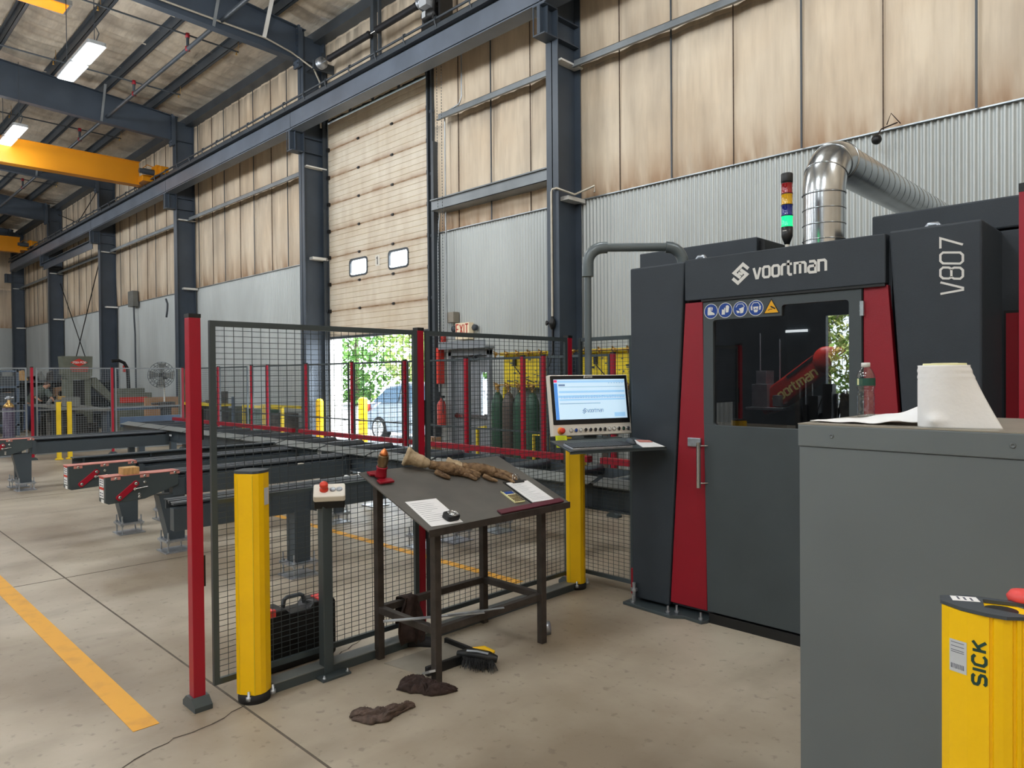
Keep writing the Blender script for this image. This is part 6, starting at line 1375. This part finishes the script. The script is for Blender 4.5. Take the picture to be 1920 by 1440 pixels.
clutter('welding_cart', 'blue welding equipment left of the purple cylinder', 'welder', -19.6, 2.3, 0, .5, .8, 1.1, 14, ['blue_rack', 'dark_stuff', 'machine_green'], 41)
mg = thing('band_saw', 'low grey green machine with a red stripe and hose arc in front of the wall', 'machine', (-24.5, 7.2, 0))
MB().box((-24.8, 7.05, 0), (-24.2, 8.1, 1.25)).box((-24.75, 7.1, 1.25), (-24.25, 7.9, 1.4)).build('body', 'machine_green', mg, bevel=.02)
MB().box((-24.195, 7.15, .95), (-24.185, 7.95, 1.12)).build('red_stripe', 'bright_red_sign', mg)
MB().tube([(-24.4, 7.0, 2.25), (-24.4, 7.2, 2.27), (-24.4, 7.35, 2.2), (-24.4, 7.45, 2.0), (-24.4, 7.47, 1.4)], .05, 10).build('cable_chain', 'black', mg)
meta(MB().box((-22.2, 7.2, 0), (-22.1, 8.7, 1.15)).build('plywood_sheet', 'plywood'), 'brown plywood board standing by the wall below the fan', 'board')
meta(MB().box((-20.9, 5.7, .86), (-20.7, 7.4, .92)).box((-20.9, 5.8, 0), (-20.8, 5.9, .86)).box((-20.9, 7.2, 0), (-20.8, 7.3, .86)).build('roller_stand', 'blue_rack'), 'low blue grey support stand behind the left fence', 'stand')
vs_ = thing('bench_vise', 'dark bench vise on a stand next to the fan pole', 'vise', (-19.2, 6.75, 0))
MB().box((-19.3, 6.65, 0), (-19.1, 6.85, .95)).box((-19.45, 6.5, .95), (-19.0, 7.0, 1.0)).build('stand', 'steel_dark', vs_)
MB().box((-19.3, 6.6, 1.0), (-19.1, 6.95, 1.1)).tube([(-19.2, 6.4, 1.06), (-19.2, 6.6, 1.06)], .03, 8).build('jaw', 'dark_stuff', vs_)
meta(MB().box((-20.4, 7.5, 0), (-20.2, 7.9, 1.95)).build('green_column', 'machine_green'), 'grey green upright machine column behind the fence corner', 'column')
# cross bracing rods in the wall bay
def rod(a, b, lab): meta(MB().tube([a, b], .02, 6).build('brace_rod', 'black'), lab, 'brace', 'wall brace rods')
rod((-37.5, 8.68, 6.05), (-33.2, 8.68, 2.1), 'lower wall brace rod falling to the right above the ironworker sign')
rod((-31.2, 8.64, 6.65), (-35.2, 8.64, 2.4), 'lower wall brace rod falling to the left above the ironworker sign')
rod((-37.3, 8.6, 9.15), (-31, 8.6, 7.4), 'upper wall brace rod falling to the right above the runway beam')
rod((-31.0, 8.56, 9.2), (-37.3, 8.56, 7.3), 'upper wall brace rod falling to the left above the runway beam')
# the bending worker behind the fence
def worker():
    w_ = thing('person', 'person in grey green shirt and blue jeans bending over a bench behind the left fence', 'person', (-27.0, 5.3, 0))
    bpy_m = bpy.data.meshes.new('body')
    # joints: y is image right, z up
    J = {'pel': (-26.9, 5.38, .96), 'sp': (-26.85, 5.46, 1.16), 'ch': (-26.8, 5.60, 1.34), 'nk': (-26.75, 5.70, 1.44), 'hd': (-26.72, 5.78, 1.50), 'ht': (-26.70, 5.84, 1.56),
         'lh': (-26.9, 5.28, .90), 'lk': (-26.85, 5.24, .50), 'la': (-26.95, 5.22, .10), 'lt': (-26.75, 5.22, .05), 'rh': (-26.9, 5.48, .90), 'rk': (-26.8, 5.50, .50), 'ra': (-26.9, 5.50, .10), 'rt': (-26.7, 5.50, .05),
         'ls': (-26.85, 5.46, 1.38), 'le': (-26.6, 5.42, 1.14), 'lw': (-26.4, 5.50, 1.04), 'rs': (-26.75, 5.74, 1.34), 're': (-26.55, 5.84, 1.12), 'rw': (-26.4, 5.86, 1.02)}
    R = dict(pel=.15, sp=.14, ch=.16, nk=.06, hd=.085, ht=.07, lh=.09, lk=.065, la=.045, lt=.04, rh=.09, rk=.065, ra=.045, rt=.04, ls=.07, le=.045, lw=.03, rs=.07, re=.045, rw=.03)
    E = [('pel','sp'),('sp','ch'),('ch','nk'),('nk','hd'),('hd','ht'),('pel','lh'),('lh','lk'),('lk','la'),('la','lt'),('pel','rh'),('rh','rk'),('rk','ra'),('ra','rt'),('ch','ls'),('ls','le'),('le','lw'),('ch','rs'),('rs','re'),('re','rw')]
    K = list(J); M = WM[w_.name].inverted()
    bpy_m.from_pydata([tuple(M @ Vector(J[k])) for k in K], [(K.index(a), K.index(b)) for a, b in E], [])
    o = bpy.data.objects.new('body', bpy_m); COL.objects.link(o); o.parent = w_; o.modifiers.new('skin', 'SKIN'); s_ = o.modifiers.new('sub', 'SUBSURF'); s_.levels = 2; s_.render_levels = 2
    for i, k in enumerate(K): bpy_m.skin_vertices[0].data[i].radius = (R[k], R[k])
    bpy_m.skin_vertices[0].data[0].use_root = True; bpy_m.materials.append(MATS['skin'])
    def cl(nm, chain, rad, mt): MB().tube([Vector(J[c]) if isinstance(c, str) else Vector(c) for c in chain], rad, 12).build(nm, mt, w_, sub=1)
    cl('shirt', ['pel', 'sp', 'ch', 'nk'], [.19, .19, .21, .10], 'shirt'); cl('sleeve', ['ls', 'le'], [.10, .075], 'shirt'); cl('sleeve', ['rs', 're'], [.10, .075], 'shirt')
    cl('trouser_leg', ['lh', 'lk', 'la'], [.135, .095, .075], 'jeans'); cl('trouser_leg', ['rh', 'rk', 'ra'], [.135, .095, .075], 'jeans')
    cl('boot', ['la', 'lt'], [.06, .05], 'leather'); cl('boot', ['ra', 'rt'], [.06, .05], 'leather')
    h = Vector(J['hd']); MB().ellipsoid(h+Vector((-.03, 0, .05)), (.10, .10, .08), 14, 8).build('hair', 'rag', w_)
    for s_ in (-1, 1):
        wv = Vector(J['lw' if s_ < 0 else 'rw'])
        m = MB().ellipsoid(wv+Vector((.04, 0, -.01)), (.045, .035, .018), 10, 6)
        for k in range(4): m.tube([wv+Vector((.07, -.025+.016*k, -.01)), wv+Vector((.12, -.028+.018*k, -.025))], [.009, .006], 6)
        m.tube([wv+Vector((.03, -.03*s_, -.01)), wv+Vector((.07, -.05*s_, -.02))], [.01, .007], 6); m.build('hand', 'skin', w_)
worker()

# ------------------------------------------------------------------ overhead: lamps, heater, sprinkler pipes, crane, cables
def lamp(x, y, z, label, L=2.35, wd=.34, light=True):
    t = thing('high_bay_lamp', label, 'ceiling lamp', (x, y, z), 0, 'high bay lamps')
    for s_ in (-1, 1):
        c = x+s_*L/4*1.01
        P = rrect(c-L/4+.01, y-wd/2, c+L/4-.01, y+wd/2, .06)
        MB().prism(P, (0, 0, z), (1,0,0), (0,1,0), (0,0,1), .07).build('housing', 'lamp_body', t)
        m = MB().prism(rrect(c-L/4+.03, y-wd/2+.02, c+L/4-.03, y+wd/2-.02, .05), (0, 0, z-.006), (1,0,0), (0,1,0), (0,0,1), .006)
        m.build('diffuser', 'lamp_glow', t)
    m = MB()
    for s_ in (-1, 1): m.tube([(x+s_*L*.42, y, z+.07), (x+s_*L*.42, y, min(z+1.7, roofz(y)-.25))], .008, 6)
    m.tube([(x+L*.45, y, z+.07), (x+L*.47, y+.05, z+.25), (x+L*.42, y, z+.45)], .01, 6); m.build('suspension', 'steel_dark', t)
    if light:
        ld = bpy.data.lights.new('lamp_light', 'POINT'); ld.energy = LAMP_W*(.35 if x < -20 and y > 0 else .85 if y > 0 else 1.35); ld.shadow_soft_size = .6; ld.color = (.93, .97, 1)
        lo = bpy.data.objects.new('lamp_light', ld); COL.objects.link(lo); lo.location = (x, y, z-.7)
    return t
lamp(-16.65, 4.27, 8.2, 'bright white twin lamp hanging nearest, at the upper left')
lamp(-23.0, 4.23, 8.2, 'bright white lamp hanging just above the yellow crane girder')
lamp(-29.5, 4.25, 8.2, 'bright lamp hanging far back beyond the crane girder')
lamp(-36.5, 4.25, 8.2, 'bright lamp hanging farthest back in the hall')
for x in (-10.3, -3.9, 1.6): lamp(x, 4.25, 8.2, 'high bay lamp above the near part of the machine line')
for x in (-33, -24.5, -16.65, -10.3, -3.9, 1.0):
    for y in (-2.8, -9.5): lamp(x, y, 8.4, 'high bay lamp in the part of the hall behind the camera')
ht = thing('infrared_heater', 'glowing orange infrared heater panel under the roof at the top left', 'heater', (-18.3, 3.9, 9.75))
MB().box((-18.22, 1.4, 9.80), (-17.67, 4.40, 9.90)).build('housing', 'galv', ht)
MB().box((-18.18, 1.5, 9.785), (-17.71, 4.34, 9.80)).build('glow_panel', 'heater_glow', ht)
meta(MB().tube([(3, 6.42, 9.16), (-44, 6.42, 9.16)], .045, 10).build('sprinkler_main', 'steel_dark'), 'long dark sprinkler main pipe running along under the rafters', 'pipe')
for i, (x, lab) in enumerate(((-16.6, 'nearest'), (-20.2, 'second nearest'), (-25.2, 'third nearest'), (-28.6, 'fourth nearest'), (-33.0, 'farthest visible'), (-12.0, 'above the roll-up door bay'))):
    b = thing('sprinkler_branch', 'thin dark sprinkler branch pipe under the roof, '+lab, 'pipe', (x, 6.42, 9.4), 0, 'sprinkler branch pipes')
    MB().tube([(x, 7.6, 9.46), (x, -3, 9.60)], .02, 8).build('branch', 'steel_dark', b)
    MB().tube([(x, 6.42, 9.16), (x, 6.42, 9.48)], .035, 8).build('riser', 'steel_dark', b)
    MB().lathe((x, 6.42, 9.41), [(.05, 0), (.05, .1)], 8).lathe((x, 6.42, 9.12), [(.055, 0), (.055, .09)], 8).build('coupling', 'red_worn' if False else 'machine_red', b)
    m = MB()
    for y in (7.55, 4.6, 1.6): m.tube([(x, y, 9.46), (x, y, 9.40)], .015, 6).lathe((x, y, 9.38), [(.03, 0), (.01, .02)], 8).tube([(x, y+.05, 9.46), (x, y+.05, 9.75)], .006, 5)
    m.build('sprinkler_head', 'brass', b)
def crane(x, y0, label):
    c = thing('bridge_crane', label, 'crane', (x, 0, 7.8), 0, 'yellow bridge cranes')
    MB().box((x-.17, y0, 7.72), (x+.17, 7.72, 7.74)).box((x-.17, y0, 8.42), (x+.17, 7.72, 8.44)).box((x-.13, y0, 7.74), (x+.13, 7.70, 8.42)).build('girder', 'crane_yellow', c)
    MB().box((x-1.15, 7.98, 7.93), (x+1.15, 8.22, 8.17)).box((x-.5, 7.68, 7.80), (x+.5, 8.0, 7.98)).build('end_truck', 'crane_yellow', c, bevel=.01)
    m = MB()
    for s_ in (-1, 1): m.lathe((x+s_*.95, 8.04, 7.97), [(.12, 0), (.12, .12)], 16, (0,1,0))
    m.build('wheel', 'steel_dark', c)
    MB().tube([(x+.75, 7.60, 8.02), (x+.75, 7.93, 8.02)], .09, 14).tube([(x+.75, 7.5, 8.02), (x+.75, 7.6, 8.02)], .075, 14).build('drive_motor', 'blue_rack' if False else 'steel_dark', c)
    MB().box((x+.55, 7.92, 7.92), (x+.98, 8.02, 8.22)).tube([(x+.7, 7.62, 8.12), (x+.7, 7.75, 8.24), (x+.7, 7.95, 8.2)], .012, 6).build('gearbox', 'crane_yellow', c)
    m = MB()
    for k in range(5): m.box((x-.03, 7.2-1.6*k, 8.44), (x+.03, 7.26-1.6*k, 8.47))
    m.build('lug', 'crane_yellow', c)
crane(-24.0, -12, 'long yellow bridge crane girder crossing the hall at the left')
crane(-40.5, 2, 'second yellow bridge crane far back at the left edge')
cd = thing('cable_conduit', 'curved white cable running along the rafter to the roll-up door column', 'conduit', (-14.8, 8.3, 8.5))
MB().tube([(-14.80, 2.5, 9.20), (-14.80, 7.4, 9.12), (-14.80, 8.0, 9.0), (-14.70, 8.5, 8.75), (-14.62, 8.6, 8.45), (-14.60, 8.6, 7.4)], .022, 8).build('conduit', 'conduit', cd)
MB().bar((-14.78, 7.35, 9.12), (-14.30, 7.30, 9.75), .08, .03).build('strut', 'white_paint', cd)
wc = thing('wall_camera', 'small black wall lamp on a bracket at the top of the corrugated lining', 'lamp', (-2.6, 8.7, 4.4))
MB().ellipsoid((-2.74, 8.66, 4.33), (.055, .055, .055), 14, 10).build('head', 'black', wc)
MB().tube([(-2.74, 8.66, 4.37), (-2.70, 8.70, 4.45), (-2.55, 8.76, 4.5)], .008, 6).tube([(-2.66, 8.75, 4.50), (-2.60, 8.7, 4.60), (-2.52, 8.76, 4.48)], .006, 6).build('bracket', 'rag_dark', wc)
# opposite side of the hall, mirrored in the machine window
hp_ = clutter('steel_scrap_heap', 'dark heap of steel by the opposite doorway, seen only as a reflection', 'scrap', -9.2, -13.4, 0, 4.6, 1.0, 1.75, 46, ['dark_stuff', 'black'], 77)
wlm = meta(MB().box((-10.0, -14.08, 3.02), (-9.3, -14.0, 3.10)).build('wall_lamp', 'lamp_glow'), 'narrow lit wall lamp beside the opposite doorway', 'lamp')
